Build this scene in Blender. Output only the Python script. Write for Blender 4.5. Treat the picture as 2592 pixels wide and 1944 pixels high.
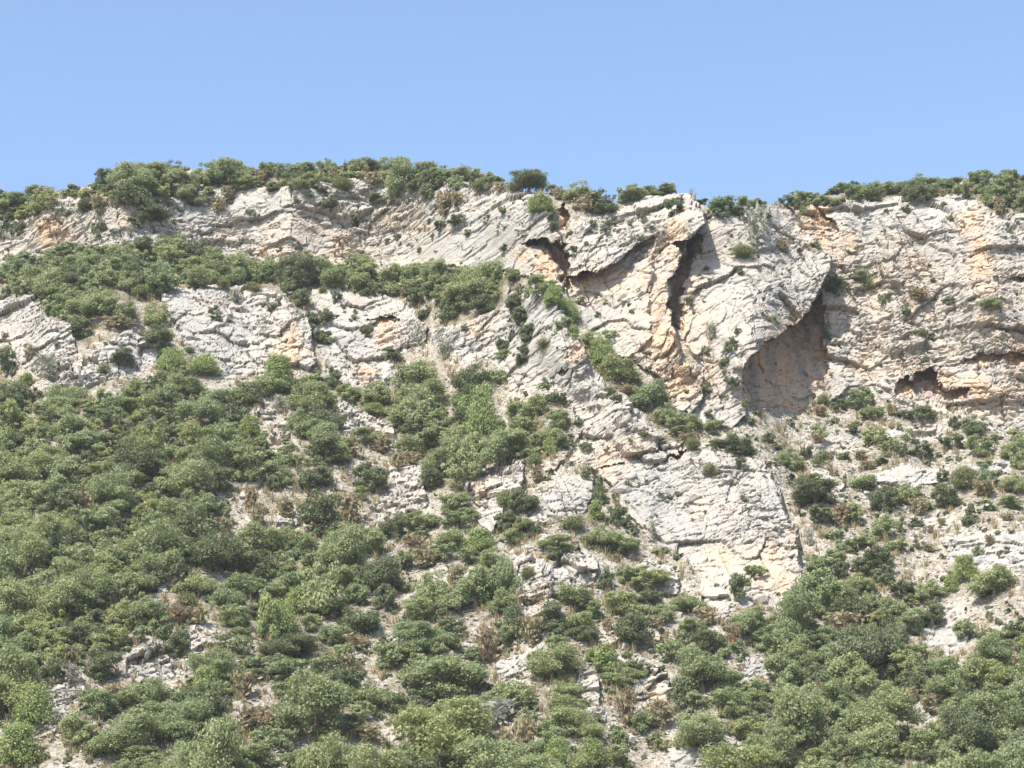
import bpy, math, random
import numpy as np
from mathutils import Vector

# ------------------------------------------------------------------ clear
for o in list(bpy.data.objects):
    bpy.data.objects.remove(o, do_unlink=True)
scene = bpy.context.scene
COL = scene.collection

# ------------------------------------------------------------------ camera, sky, sun, exposure
HFOV = math.radians(24.4)
PITCH = math.radians(17.0)
cam_d = bpy.data.cameras.new('camera')
cam_d.sensor_width = 36.0
cam_d.lens = 18.0 / math.tan(HFOV / 2)
cam_d.clip_start = 0.5
cam_d.clip_end = 5000
cam = bpy.data.objects.new('camera', cam_d)
COL.objects.link(cam)
cam.location = (0, 0, 0)
cam.rotation_euler = (math.radians(90) + PITCH, 0, 0)
scene.camera = cam

SUN_EL, SUN_AZ = math.radians(52), math.radians(34)      # behind the viewer, to the left
sun_vec = Vector((-math.sin(SUN_AZ) * math.cos(SUN_EL), -math.cos(SUN_AZ) * math.cos(SUN_EL), math.sin(SUN_EL)))
world = bpy.data.worlds.new('World')
scene.world = world
world.use_nodes = True
wn = world.node_tree.nodes
wl = world.node_tree.links
wn.clear()
sky = wn.new('ShaderNodeTexSky')
sky.sky_type = 'NISHITA'
sky.sun_disc = False
sky.sun_elevation = SUN_EL
sky.sun_rotation = math.atan2(sun_vec.x, sun_vec.y)
sky.altitude = 300
sky.air_density = 1.0
sky.dust_density = 1.5
sky.ozone_density = 1.6
bg = wn.new('ShaderNodeBackground')
bg.inputs['Strength'].default_value = 0.124
wo = wn.new('ShaderNodeOutputWorld')
wl.new(sky.outputs[0], bg.inputs['Color'])
wl.new(bg.outputs[0], wo.inputs['Surface'])

sl = bpy.data.lights.new('sun', 'SUN')
sl.energy = 4.0
sl.angle = math.radians(0.53)
sl.color = (1.0, 0.95, 0.87)
so = bpy.data.objects.new('sun', sl)
COL.objects.link(so)
so.rotation_euler = (-sun_vec).to_track_quat('-Z', 'Y').to_euler()

vs = scene.view_settings
vs.view_transform = 'Standard'
vs.look = 'None'
vs.exposure = 1.12
vs.gamma = 1.0
vs.use_curve_mapping = False
scene.cycles.max_bounces = 5
scene.cycles.diffuse_bounces = 3
scene.cycles.use_adaptive_sampling = True
scene.cycles.adaptive_threshold = 0.03
scene.cycles.transmission_bounces = 3

# ------------------------------------------------------------------ numeric helpers
rng = np.random.default_rng(7)
random.seed(7)


def hsh(i, j, s=0):
    """hash of two integer arrays -> 0..1"""
    i = i.astype(np.int64); j = j.astype(np.int64)
    h = (i * 374761393 + j * 668265263 + s * 1442695041) & 0xFFFFFFFF
    h = ((h ^ (h >> 13)) * 1274126177) & 0xFFFFFFFF
    h = ((h ^ (h >> 16)) * 2246822519) & 0xFFFFFFFF
    return ((h ^ (h >> 15)) & 0xFFFFFF) / float(0xFFFFFF)


def vnoise(x, y, s=0):
    xi = np.floor(x); yi = np.floor(y)
    fx = x - xi; fy = y - yi
    fx = fx * fx * (3 - 2 * fx); fy = fy * fy * (3 - 2 * fy)
    a = hsh(xi, yi, s); b = hsh(xi + 1, yi, s); c = hsh(xi, yi + 1, s); d = hsh(xi + 1, yi + 1, s)
    return (a * (1 - fx) + b * fx) * (1 - fy) + (c * (1 - fx) + d * fx) * fy - 0.5


def fbm(x, y, s=0, o=4):
    r = np.zeros_like(x); a = 1.0
    for k in range(o):
        r += a * vnoise(x, y, s + 17 * k)
        x = x * 2.03 + 11.3; y = y * 2.03 - 7.1; a *= 0.5
    return r


def blocks(b, s, th, ln, seed):
    """broken beds: b across the bedding, s along it"""
    bb = b / th
    bb = bb + 1.2 * vnoise(b / (th * 3.1), s / (ln * 1.6), seed + 1) + 0.45 * vnoise(s / (ln * .6), b / (th * 2), seed + 2)
    k = np.floor(bb); fb = bb - k
    ss = s / (ln * (0.45 + 1.1 * hsh(k, k * 0 + 5, seed))) + 13.7 * hsh(k, k * 0 + 9, seed) + .35 * vnoise(b / (th * .7), s / ln, seed + 4)
    j = np.floor(ss); fs = ss - j
    h = hsh(k, j, seed + 3)
    h = np.where(h > .62, h, np.where(h < .16, h - .1, .38 + .12 * h))
    tilt = (fs - .5) * (hsh(k, j, seed + 6) - .5) * 0.8
    under = (0.15 + .55 * hsh(k, j, seed + 8)) * fb * fb
    g1 = np.clip(1 - np.minimum(fs, 1 - fs) * ln / (th * .22), 0, 1) * .45 * (hsh(k, j, seed + 9) > .4)
    g2 = np.clip(1 - fb / .26, 0, 1) * .75 * (hsh(k, j, seed + 10) > .48)
    return h - .5 + tilt + under - g1 - g2


def facets(u, v, seed):
    """broken faces: every cell its own plane; also the distance to the joints between cells"""
    ui = np.floor(u); vi = np.floor(v)
    f1 = np.full(u.shape, 9.0); f2 = np.full(u.shape, 9.0)
    h = np.zeros_like(u); tu = np.zeros_like(u); tv = np.zeros_like(u)
    for du in (-1, 0, 1):
        for dv in (-1, 0, 1):
            ci = ui + du; cj = vi + dv
            ru = u - (ci + .5 + .85 * (hsh(ci, cj, seed) - .5)); rv = v - (cj + .5 + .85 * (hsh(ci, cj, seed + 1) - .5))
            d = np.maximum(np.abs(ru), np.abs(rv)) * .6 + np.hypot(ru, rv) * .4
            nw = d < f1
            f2 = np.where(nw, f1, np.minimum(f2, d)); f1 = np.where(nw, d, f1)
            h = np.where(nw, hsh(ci, cj, seed + 2), h)
            tu = np.where(nw, ru * (hsh(ci, cj, seed + 3) - .5), tu); tv = np.where(nw, rv * (hsh(ci, cj, seed + 4) - .5), tv)
    return h - .5 + 1.5 * tu + 1.3 * tv, f2 - f1


def inpoly(x, y, poly):
    n = len(poly); r = np.zeros(x.shape, bool)
    for i in range(n):
        x1, y1 = poly[i][:2]; x2, y2 = poly[(i + 1) % n][:2]
        if y1 == y2:
            continue
        c = ((y1 > y) != (y2 > y)) & (x < (x2 - x1) * (y - y1) / (y2 - y1) + x1)
        r ^= c
    return r


def idw(x, y, poly):
    pts = []
    n = len(poly)
    for i in range(n):
        a = poly[i]; b = poly[(i + 1) % n]
        L = math.hypot(b[0] - a[0], b[1] - a[1]); m = max(1, int(L / 22))
        for k in range(m):
            t = k / m
            pts.append((a[0] + (b[0] - a[0]) * t, a[1] + (b[1] - a[1]) * t, a[2] + (b[2] - a[2]) * t))
    num = np.zeros_like(x); den = np.zeros_like(x)
    for (qx, qy, qp) in pts:
        w = 1.0 / ((x - qx) ** 2 + (y - qy) ** 2 + 12.0) ** 1.6
        num += w * qp; den += w
    return num / den


# ------------------------------------------------------------------ the lie of the land
# survey frame: a bearing (px) and an altitude reading (py) seen from the valley, F units to the radian
F = 1296.0 / math.tan(HFOV / 2)
CP, SP = math.cos(PITCH), math.sin(PITCH)


def m_of(py):
    yr = -(py - 972.0) / F
    return (SP + yr * CP) / (CP - yr * SP)


def pos(px, py, Y):
    yr = -(py - 972.0) / F
    return (Y * ((px - 1296.0) / F) / (CP - yr * SP), Y, Y * m_of(py))


RIDGE = [(-420, 540), (-150, 525), (0, 503), (200, 482), (300, 452), (420, 435), (600, 430), (800, 424), (950, 424), (1100, 438), (1250, 458),
         (1320, 482), (1450, 502), (1500, 522), (1560, 514), (1650, 499), (1700, 492), (1745, 494), (1775, 516), (1800, 528), (1900, 524),
         (1990, 515), (2060, 500), (2150, 488), (2300, 470), (2400, 460), (2592, 452), (3050, 430)]
PROF = {   # bearing: (altitude reading, slope in degrees)
    0:    [(2100, 38), (1500, 38), (1080, 38), (980, 42), (930, 49), (770, 49), (725, 36), (660, 31), (630, 67), (520, 67), (490, 58), (460, 32), (400, 28)],
    900:  [(2100, 38), (1500, 38), (1100, 40), (980, 44), (930, 50), (770, 50), (725, 36), (680, 32), (650, 67), (500, 67), (470, 58), (445, 32), (400, 28)],
    1500: [(2100, 38), (1500, 38), (1250, 46), (1000, 52), (900, 56), (800, 58), (740, 66), (700, 66), (560, 66), (530, 62), (500, 34), (400, 28)],
    1850: [(2100, 37), (1500, 38), (1250, 46), (1060, 48), (1030, 60), (980, 66), (600, 66), (550, 64), (520, 40), (400, 28)],
    2100: [(2100, 36), (1500, 37), (1200, 37), (1070, 34), (1040, 36), (1015, 67), (600, 67), (540, 66), (510, 36), (400, 28)],
    2592: [(2100, 36), (1500, 37), (1200, 37), (1110, 36), (1080, 50), (1050, 67), (600, 66), (540, 60), (500, 36), (400, 28)],
}
STEP = 2.75
gx = np.arange(-260, 2852 + STEP, STEP)
BOT = 2030.0
NR = 570
tt = np.linspace(0, 1, NR)
ridge = np.interp(gx, [r[0] for r in RIDGE], [r[1] for r in RIDGE]) + 5 * fbm(gx / 60, gx * 0 + 3.3, 5, 3)
PX = np.repeat(gx[None, :], NR, 0)
PY = BOT + (ridge[None, :] - BOT) * tt[:, None]
keys = sorted(PROF)
prof_y = [np.interp(PY, [p[0] for p in PROF[k]][::-1], [p[1] for p in PROF[k]][::-1]) for k in keys]
SLOPE = prof_y[0].copy()
for a in range(len(keys) - 1):
    t = np.clip((PX - keys[a]) / (keys[a + 1] - keys[a]), 0, 1)
    t = t * t * (3 - 2 * t)
    SLOPE = np.where(PX >= keys[a], prof_y[a] * (1 - t) + prof_y[a + 1] * t, SLOPE)
SLOPE = SLOPE + 9 * fbm(PX / 260, PY / 150, 31, 3)
M = m_of(PY)
TS = np.tan(np.radians(np.clip(SLOPE, 24, 80)))
G = np.zeros_like(PX)
G[0] = 168.0 + 6 * fbm(gx / 500, gx * 0, 77, 2)
for i in range(1, NR):
    dm = M[i] - M[i - 1]
    G[i] = G[i - 1] * (1 + dm / np.maximum(TS[i] - M[i], 0.13))
# even out neighbouring bearings
ker = np.exp(-np.linspace(-2, 2, 41) ** 2); ker /= ker.sum()
Gp = np.pad(G, ((0, 0), (20, 20)), mode='edge')
G = sum(ker[k] * Gp[:, k:k + G.shape[1]] for k in range(41))

# ------------------------------------------------------------------ rock faces: (bearing, altitude reading, metres proud of the slope)
# name, label, category, structure?, apparent dip (deg), roughness, outline
ROCK = [
    ('cliff', 'long pale limestone cliff across the upper left below the skyline bushes', 'cliff', 1, 7, 1.0,
     [(-300, 590, 0), (0, 562, 1), (60, 560, 1), (120, 507, 1), (200, 502, 1), (330, 502, 1.2), (420, 502, 1), (520, 482, 1), (610, 467, 1.2), (700, 480, 1), (800, 470, 1), (900, 456, 1), (1010, 462, 1), (1100, 457, 1), (1200, 462, 1), (1260, 482, 1), (1330, 484, 2), (1390, 540, 3), (1418, 590, 3), (1432, 640, 2), (1432, 735, 1), (1380, 735, 1), (1300, 690, .5), (1180, 675, 0), (1000, 675, 0), (880, 680, 0), (700, 665, 0), (600, 675, 0), (560, 640, 0), (400, 640, 0), (280, 630, 0), (180, 630, 0), (100, 650, 0), (0, 670, 0), (-300, 700, 0)]),
    ('cliff', 'leaning grey slab left of the tall orange slit at the top', 'cliff', 1, 27, 0.7,
     [(1434, 600, 0), (1445, 560, 0), (1480, 562, 1), (1560, 532, 1), (1640, 505, 1.5), (1700, 494, 2.5), (1745, 496, 3.5), (1778, 520, 5), (1792, 556, 5.5), (1768, 585, 5), (1745, 605, 4.5), (1700, 615, 3.6), (1655, 606, 3.2), (1608, 622, 3.6), (1540, 674, 3.6), (1470, 706, 3.4), (1437, 738, 2.4)]),
    ('cliff', 'smooth grey lower face under the diagonal overhang in the upper middle', 'cliff', 1, 27, 0.45,
     [(1437, 738, 0), (1470, 706, .6), (1540, 674, 1), (1608, 622, 1.4), (1655, 606, 2), (1668, 640, 3), (1655, 700, 3), (1642, 780, 2.5), (1652, 850, 2.2), (1620, 872, 2), (1590, 905, 1.6), (1540, 880, .6), (1500, 850, 0), (1462, 800, 0)]),
    ('cliff', 'orange stained rock pillar beside the dark vertical slit', 'cliff', 1, 40, 1.0,
     [(1655, 606, 2.2), (1700, 615, 3), (1728, 640, 4.5), (1712, 690, 4), (1692, 705, 4), (1690, 760, 4), (1700, 830, 3.8), (1716, 868, 3.2), (1722, 925, 2.4), (1765, 925, 1.6), (1782, 925, 1), (1778, 1000, .6), (1750, 1060, 0), (1700, 1040, 0), (1690, 985, .4), (1640, 932, .8), (1590, 905, 1.4), (1620, 872, 2), (1652, 850, 2.2), (1642, 780, 2.6), (1655, 700, 3)]),
    ('cliff', 'broad pale buttress between the orange slit and the big cave', 'cliff', 1, 24, 0.55,
     [(1792, 556, 0), (1830, 537, .6), (1900, 532, 1), (1960, 527, 1), (2000, 527, 1), (2012, 562, 2), (2060, 602, 3.4), (2090, 650, 4.6), (2095, 688, 5), (2078, 722, 5), (2062, 758, 5), (2045, 798, 5.2), (2000, 830, 5.4), (1960, 856, 5.4), (1912, 890, 5), (1886, 920, 4.4), (1881, 960, 3.4), (1882, 1000, 2.4), (1888, 1050, 1), (1850, 1090, 0), (1800, 1085, 0), (1752, 1062, 0), (1778, 1000, .2), (1784, 925, .6), (1722, 868, 0), (1730, 800, -.2), (1735, 700, -.4), (1748, 640, -.6)]),
    ('cliff', 'high cliff on the far right above the scree slope', 'cliff', 1, 4, 0.75,
     [(2012, 524, 0), (2150, 514, 1), (2300, 497, 1), (2410, 490, 1.5), (2480, 502, 1.5), (2512, 542, 1), (2592, 547, 1), (3050, 520, 1), (3050, 1150, 0), (2592, 1112, 0), (2500, 1085, 0), (2450, 1048, 0), (2300, 1022, 0), (2200, 1010, 0), (2150, 998, 0), (2098, 1010, 0), (2096, 950, 0), (2086, 880, 0), (2082, 780, -.6), (2096, 690, -.8), (2090, 650, -.6), (2060, 602, -.4), (2012, 562, -.2)]),
    ('rock_rib', 'slanting layered limestone rib running down the middle of the slope', 'rock rib', 0, 27, 1.25,
     [(1290, 740, 0), (1330, 737, 1.5), (1345, 722, 2), (1390, 742, 3), (1440, 835, 4), (1480, 882, 4.5), (1500, 945, 4.5), (1545, 985, 4.5), (1590, 1002, 4.5), (1640, 1080, 4.5), (1680, 1125, 4.5), (1740, 1113, 4), (1835, 1142, 4), (1690, 1140, 3), (1560, 1175, 1.8), (1510, 1185, 1.2), (1440, 1165, .3), (1400, 1195, 0), (1440, 1150, 0), (1470, 1105, 0), (1450, 1022, 0), (1380, 985, 0), (1290, 992, 0), (1250, 962, 0), (1260, 880, 0), (1290, 800, 0)]),
    ('rock_rib', 'broad pale rock slab at the foot of the middle rib, ochre at its corner', 'rock rib', 0, 25, 0.55,
     [(1510, 1187, 1), (1560, 1177, 1.6), (1690, 1142, 2.6), (1740, 1114, 3.6), (1835, 1143, 3.8), (1880, 1152, 4), (1935, 1168, 4.4), (1976, 1240, 4.6), (1992, 1310, 4.6), (2016, 1342, 4.6), (2022, 1392, 4.2), (2032, 1450, 3.4), (2020, 1520, 1.5), (1960, 1532, 0), (1850, 1545, 0), (1790, 1485, 0), (1740, 1425, 0), (1640, 1362, 0), (1600, 1302, .4), (1575, 1250, .6)]),
    ('rock_outcrop', 'square topped pale rock block left of the middle rib foot', 'rock outcrop', 0, 12, 0.8,
     [(1385, 1215, 1), (1440, 1205, 1.6), (1508, 1206, 2.2), (1504, 1250, 2), (1470, 1312, 1), (1420, 1320, 0), (1372, 1330, 0), (1330, 1310, 0), (1370, 1260, .4)]),
    ('rock_rib', 'finely layered pale slab below the leafy ledge at left', 'rock rib', 0, 13, 0.7,
     [(405, 742, .6), (520, 722, 1), (600, 727, 1.2), (690, 735, 1.6), (722, 742, 2), (752, 790, 2.4), (772, 800, 2.4), (784, 850, 2.4), (800, 925, 1.6), (762, 945, .4), (700, 945, 0), (640, 962, 0), (560, 960, 0), (480, 905, 0), (440, 832, 0), (415, 782, .3)]),
    ('rock_rib', 'broken layered rock with a small dark overhang below the leafy ledge', 'rock rib', 0, 15, 1.0,
     [(790, 735, 0), (860, 722, 1), (940, 738, 1.6), (1000, 760, 2), (1042, 790, 2), (1085, 832, 1.4), (1075, 880, .6), (1000, 900, .4), (985, 975, 0), (900, 990, 0), (840, 955, 0), (805, 880, .3), (785, 800, 0)]),
    ('rock_outcrop', 'fractured rock with an ochre patch under the largest ledge tree', 'rock outcrop', 0, 22, 0.9,
     [(1085, 835, .4), (1150, 830, 1), (1230, 800, 1.4), (1290, 765, 1.6), (1298, 830, 1.4), (1262, 905, .4), (1180, 915, 0), (1100, 880, 0)]),
    ('rock_outcrop', 'rounded pale outcrop at the left edge below the ledge', 'rock outcrop', 0, 20, 0.9,
     [(-80, 770, 1), (0, 757, 1.6), (82, 735, 2.4), (100, 785, 2.4), (130, 815, 2.4), (178, 824, 2.6), (192, 880, 2), (185, 930, 1), (232, 985, 0), (150, 980, 0), (60, 930, 0), (0, 860, 0), (-80, 860, 0)]),
    ('rock_outcrop', 'low pale rock step between shrubs below the left ledge', 'rock outcrop', 0, 10, 0.8,
     [(240, 890, .6), (320, 850, 1), (400, 870, 1.2), (400, 915, .6), (300, 965, 0), (230, 985, 0), (190, 950, 0)]),
    ('rock_outcrop', 'small white outcrop with a stepped top amid trees in the middle left', 'rock outcrop', 0, 6, 1.2,
     [(855, 1012, 1.4), (878, 1012, 1.6), (890, 1032, 1.4), (940, 1056, 1.8), (992, 1075, 2), (997, 1110, 1.6), (1000, 1150, .8), (930, 1110, .2), (850, 1090, 0)]),
    ('rock_outcrop', 'grey slabby outcrop left of the castle like block', 'rock outcrop', 0, 22, 1.1,
     [(985, 1180, 1), (1065, 1172, 1.6), (1070, 1220, 1.8), (1088, 1290, 1.4), (1020, 1318, .4), (930, 1320, 0), (935, 1290, .3), (985, 1240, .6)]),
    ('rock_outcrop', 'castle like pale block with a notched flat top in the middle', 'rock outcrop', 0, 8, 1.5,
     [(1178, 1190, 2.4), (1215, 1175, 2.8), (1226, 1188, 2.2), (1232, 1170, 2.8), (1250, 1172, 2.8), (1282, 1165, 3), (1305, 1160, 3.2), (1324, 1170, 3.2), (1326, 1205, 3), (1322, 1250, 2.2), (1262, 1290, .6), (1225, 1290, .4), (1195, 1270, .8), (1176, 1235, 1.6)]),
    ('boulder', 'smooth pale boulder below the castle like block', 'boulder', 0, 30, .35,
     [(1208, 1295, 1.2), (1268, 1290, 1.8), (1262, 1330, 1.4), (1240, 1348, .5), (1212, 1335, .2), (1200, 1315, .6)]),
    ('rock_outcrop', 'weathered pale outcrop beside the round bush in the lower middle', 'rock outcrop', 0, 15, 1.3,
     [(1312, 1420, 1.6), (1345, 1404, 2.2), (1392, 1440, 2.2), (1402, 1500, 1.8), (1420, 1550, 1), (1352, 1570, 0), (1310, 1540, 0), (1305, 1480, .8)]),
    ('rock_outcrop', 'weathered pale outcrop right of the round bush in the lower middle', 'rock outcrop', 0, 12, 1.3,
     [(1425, 1405, 1.6), (1480, 1400, 2), (1512, 1428, 2.2), (1512, 1485, 1.2), (1450, 1490, .4), (1405, 1485, 0), (1400, 1440, .8)]),
    ('rock_outcrop', 'domed pale outcrop half hidden by trees in the lower middle', 'rock outcrop', 0, 10, 1.2,
     [(1605, 1440, 1.4), (1640, 1424, 2), (1700, 1434, 2), (1725, 1470, 1.8), (1722, 1500, 1), (1640, 1500, .2), (1600, 1480, .4)]),
    ('rock_outcrop', 'pale broken slab below the big middle slab', 'rock outcrop', 0, 20, .9,
     [(1760, 1445, .6), (1830, 1470, 1), (1855, 1500, 1.4), (1850, 1545, .8), (1810, 1570, 0), (1780, 1530, 0)]),
    ('rock_outcrop', 'narrow pale crag in the lower middle left of the bright pines', 'rock outcrop', 0, 10, 1.4,
     [(1462, 1690, 1.2), (1495, 1685, 1.8), (1512, 1712, 2), (1518, 1780, 1.4), (1534, 1830, .4), (1500, 1820, 0), (1465, 1780, .2)]),
    ('rock_outcrop', 'pointed layered outcrop right of the bright pines in the lower middle', 'rock outcrop', 0, 22, 1.4,
     [(1645, 1712, 1.2), (1682, 1697, 2), (1700, 1728, 2), (1690, 1790, .8), (1640, 1798, 0), (1592, 1765, .4), (1596, 1745, .6)]),
    ('rock_outcrop', 'rounded pale outcrop between large trees at lower left', 'rock outcrop', 0, 18, 1.2,
     [(330, 1642, 1), (398, 1632, 1.6), (440, 1670, 1.6), (462, 1700, 1), (440, 1722, .2), (320, 1722, 0), (316, 1672, .4)]),
    ('rock_outcrop', 'pale sloping outcrop near the lower left corner', 'rock outcrop', 0, 14, 1.0,
     [(100, 1745, .6), (180, 1700, 1.4), (232, 1722, 1.4), (212, 1765, .8), (170, 1800, .4), (140, 1865, 0), (118, 1840, 0)]),
    ('rock_outcrop', 'small pale rock face in the lower right thicket', 'rock outcrop', 0, 20, 1.0,
     [(2320, 1795, 1), (2345, 1800, 1.2), (2372, 1828, .8), (2320, 1838, 0), (2302, 1815, .2)]),
    ('rock_outcrop', 'low grey slab on the scree slope under the cave', 'rock outcrop', 0, 8, .8,
     [(2205, 1200, .8), (2285, 1182, 1.2), (2380, 1186, 1.2), (2374, 1225, .6), (2290, 1238, 0), (2215, 1232, 0)]),
    ('rock_outcrop', 'bare pale slab amid bushes near the right edge', 'rock outcrop', 0, 20, .7,
     [(2392, 1535, .6), (2440, 1535, .8), (2462, 1590, .6), (2440, 1650, 0), (2380, 1652, 0), (2322, 1598, 0)]),
    ('rock_outcrop', 'white rock steps at the far right below the scree', 'rock outcrop', 0, 5, .9,
     [(2380, 1370, .8), (2470, 1352, 1), (2592, 1350, 1), (2700, 1350, 1), (2700, 1440, 0), (2500, 1440, 0), (2400, 1420, 0)]),
    ('rock_outcrop', 'tilted pale slab above the bare patch left of middle', 'rock outcrop', 0, 20, .8,
     [(618, 1218, .7), (665, 1200, 1.1), (670, 1240, .7), (640, 1275, 0), (598, 1268, 0)]),
    ('rock_outcrop', 'small pale rocks under the bright pine below the layered slab', 'rock outcrop', 0, 8, 1.0,
     [(648, 1032, .7), (700, 1008, 1), (738, 1020, .8), (732, 1052, 0), (660, 1062, 0)]),
    ('rock_outcrop', 'broken pale rocks left of the stepped white outcrop', 'rock outcrop', 0, 10, 1.0,
     [(684, 1074, .8), (738, 1066, 1), (738, 1112, .2), (690, 1122, 0)]),
    ('rock_outcrop', 'low white rocks on the bare patch beside the very dark tree', 'rock outcrop', 0, 12, 1.0,
     [(700, 1290, .7), (762, 1285, .9), (770, 1330, .2), (700, 1340, 0)]),
    ('rock_outcrop', 'pale rubbly outcrop left of the large tree above the narrow crag', 'rock outcrop', 0, 10, 1.1,
     [(1250, 1672, .7), (1338, 1655, 1), (1348, 1708, .5), (1318, 1750, 0), (1262, 1735, 0)]),
    ('rock_outcrop', 'pale rock beside the dark tree in the lower middle', 'rock outcrop', 0, 14, 1.0,
     [(1506, 1602, .9), (1560, 1584, 1.2), (1572, 1622, .7), (1522, 1648, 0)]),
    ('boulder', 'small pale boulder right of the dark tree in the lower middle', 'boulder', 0, 14, .6,
     [(1641, 1596, .9), (1664, 1584, 1.2), (1680, 1606, .8), (1662, 1630, 0)]),
    ('rock_outcrop', 'narrow pale ledge above the pointed outcrop', 'rock outcrop', 0, 2, 1.0,
     [(1566, 1666, .7), (1620, 1664, 1.1), (1668, 1688, .9), (1658, 1706, .1), (1580, 1692, 0)]),
    ('rock_outcrop', 'bare pale face in the thicket below the big slab corner', 'rock outcrop', 0, 18, 1.0,
     [(1878, 1666, .7), (1920, 1658, .9), (1944, 1704, .7), (1880, 1720, 0)]),
    ('rock_outcrop', 'low pale rocks at the bottom edge right of middle', 'rock outcrop', 0, 10, 1.0,
     [(1688, 1892, .6), (1760, 1878, .9), (1796, 1905, .7), (1780, 1960, 0), (1690, 1960, 0)]),
    ('rock_outcrop', 'pale rock hump near the bottom edge, right of the low rocks', 'rock outcrop', 0, 10, 1.0,
     [(1802, 1880, .6), (1850, 1868, .9), (1888, 1892, .7), (1870, 1928, 0), (1810, 1926, 0)]),
    ('rock_outcrop', 'thin pale rock rib above the rounded outcrop at lower left', 'rock outcrop', 0, 30, 1.0,
     [(474, 1596, .7), (500, 1590, 1), (514, 1650, .4), (486, 1658, 0)]),
    ('boulder', 'small white boulder alone in the low left slope thicket', 'boulder', 0, 10, .6,
     [(392, 1478, .8), (422, 1474, 1), (424, 1502, .2), (398, 1506, 0)]),
    ('boulder', 'small white boulder alone midway on the left slope', 'boulder', 0, 10, .6,
     [(70, 1280, .8), (96, 1276, 1), (99, 1300, .2), (74, 1304, 0)]),
    ('rock_outcrop', 'pale rubble beside the broad crowned tree at the bottom', 'rock outcrop', 0, 10, 1.0,
     [(925, 1835, .6), (985, 1815, .8), (1020, 1850, .5), (990, 1880, 0), (930, 1878, 0)]),
    ('rock_outcrop', 'pale ledge just below the small cave at the right', 'rock outcrop', 0, 6, .9,
     [(2240, 1092, .5), (2330, 1075, .8), (2400, 1085, .7), (2390, 1112, .1), (2260, 1118, 0)]),
    ('rock_outcrop', 'pale stepped ledge on the scree below the cave foot', 'rock outcrop', 0, 10, .9,
     [(2020, 1128, .5), (2110, 1098, .8), (2180, 1105, .6), (2160, 1138, 0), (2040, 1152, 0)]),
    ('rock_outcrop', 'slanting pale ledge right of the upper slab corner', 'rock outcrop', 0, -20, .8,
     [(2040, 1168, .6), (2075, 1178, .8), (2140, 1232, .6), (2120, 1262, .1), (2050, 1215, 0)]),
    ('rock_outcrop', 'pale broken ledge at the right edge of the scree', 'rock outcrop', 0, 5, .9,
     [(2430, 1178, .5), (2500, 1165, .8), (2560, 1172, .7), (2550, 1205, .1), (2450, 1210, 0)]),
    ('rock_outcrop', 'small pale ledge in the middle of the right scree slope', 'rock outcrop', 0, 5, .9,
     [(2290, 1318, .5), (2360, 1302, .8), (2420, 1310, .7), (2400, 1345, .1), (2310, 1348, 0)]),
]
KEEP = 99     # level with the rock around it
RECESS = [   # belongs to rock index, outline with metres proud (negative: hollow)
    (0, [(1323, 618, KEEP), (1340, 608, -.6), (1365, 604, -1.6), (1400, 606, -2.6), (1432, 612, -3.4), (1440, 650, -3.6), (1435, 716, -2.2), (1420, 728, KEEP), (1402, 705, KEEP), (1384, 690, KEEP), (1366, 672, KEEP), (1340, 650, KEEP)]),
    (1, [(1440, 738, -1.2), (1438, 690, -2), (1470, 690, -1), (1510, 680, KEEP), (1480, 712, KEEP)]),
    (0, [(1408, 535, KEEP), (1428, 515, -2), (1438, 560, -2.5), (1430, 596, KEEP), (1412, 580, KEEP)]),
    (4, [(1744, 606, -4), (1772, 588, -3), (1782, 610, -1.5), (1768, 640, -1.6), (1748, 670, -2.2), (1731, 720, -2.6), (1729, 800, -1.8), (1720, 846, KEEP), (1703, 825, -3), (1692, 765, -3), (1692, 708, -3.4), (1712, 692, -3.6), (1730, 642, -4)]),
    (4, [(2084, 730, -3), (2086, 800, -2.4), (2084, 860, -2), (2090, 905, -1.4), (2100, 952, -.8), (2074, 1006, -.6), (2012, 1050, -1.2), (1952, 1048, -2), (1905, 1038, -2.5), (1884, 1002, -2), (1882, 950, -3.6), (1890, 914, -4.4), (1962, 850, -4.8), (2046, 793, -4.4), (2066, 755, -3.8)]),
    (5, [(2263, 992, -1), (2276, 965, -2.4), (2318, 940, -3.4), (2372, 933, -3.4), (2384, 985, -2.6), (2450, 982, -2), (2434, 1034, KEEP), (2400, 1048, KEEP), (2330, 1040, KEEP), (2278, 1016, KEEP)]),
    (5, [(2425, 906, KEEP), (2480, 893, -2), (2592, 887, -2.2), (2720, 884, -2), (2720, 925, KEEP), (2592, 930, KEEP), (2540, 938, KEEP), (2460, 936, KEEP)]),
    (5, [(2526, 708, KEEP), (2592, 700, -1), (2592, 730, KEEP), (2535, 730, KEEP)]),
    (5, [(2046, 528, KEEP), (2090, 526, -1), (2122, 580, -1.4), (2104, 606, KEEP), (2070, 570, KEEP)]),
    (10, [(920, 820, KEEP), (960, 797, 0), (1004, 805, 0), (1002, 830, KEEP), (960, 834, KEEP), (930, 850, KEEP)]),
    (7, [(1718, 1398, KEEP), (1780, 1363, .6), (1790, 1376, KEEP), (1738, 1416, KEEP)]),
    (7, [(1610, 1190, KEEP), (1700, 1160, 1.2), (1760, 1128, 2), (1700, 1176, KEEP)]),
    (6, [(1330, 990, KEEP), (1400, 950, .6), (1440, 928, 1), (1420, 950, KEEP), (1360, 990, KEEP)]),
]
WX0 = PX + 12 * fbm(PX / 34, PY / 34, 101, 5)
WY0 = PY + 12 * fbm(PX / 34 + 40, PY / 34, 103, 5)
PR = np.zeros_like(PX)
RID = np.full(PX.shape, -1, int)
DIP = np.full(PX.shape, 14.0)
ROUGH = np.full(PX.shape, 0.30)


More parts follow.
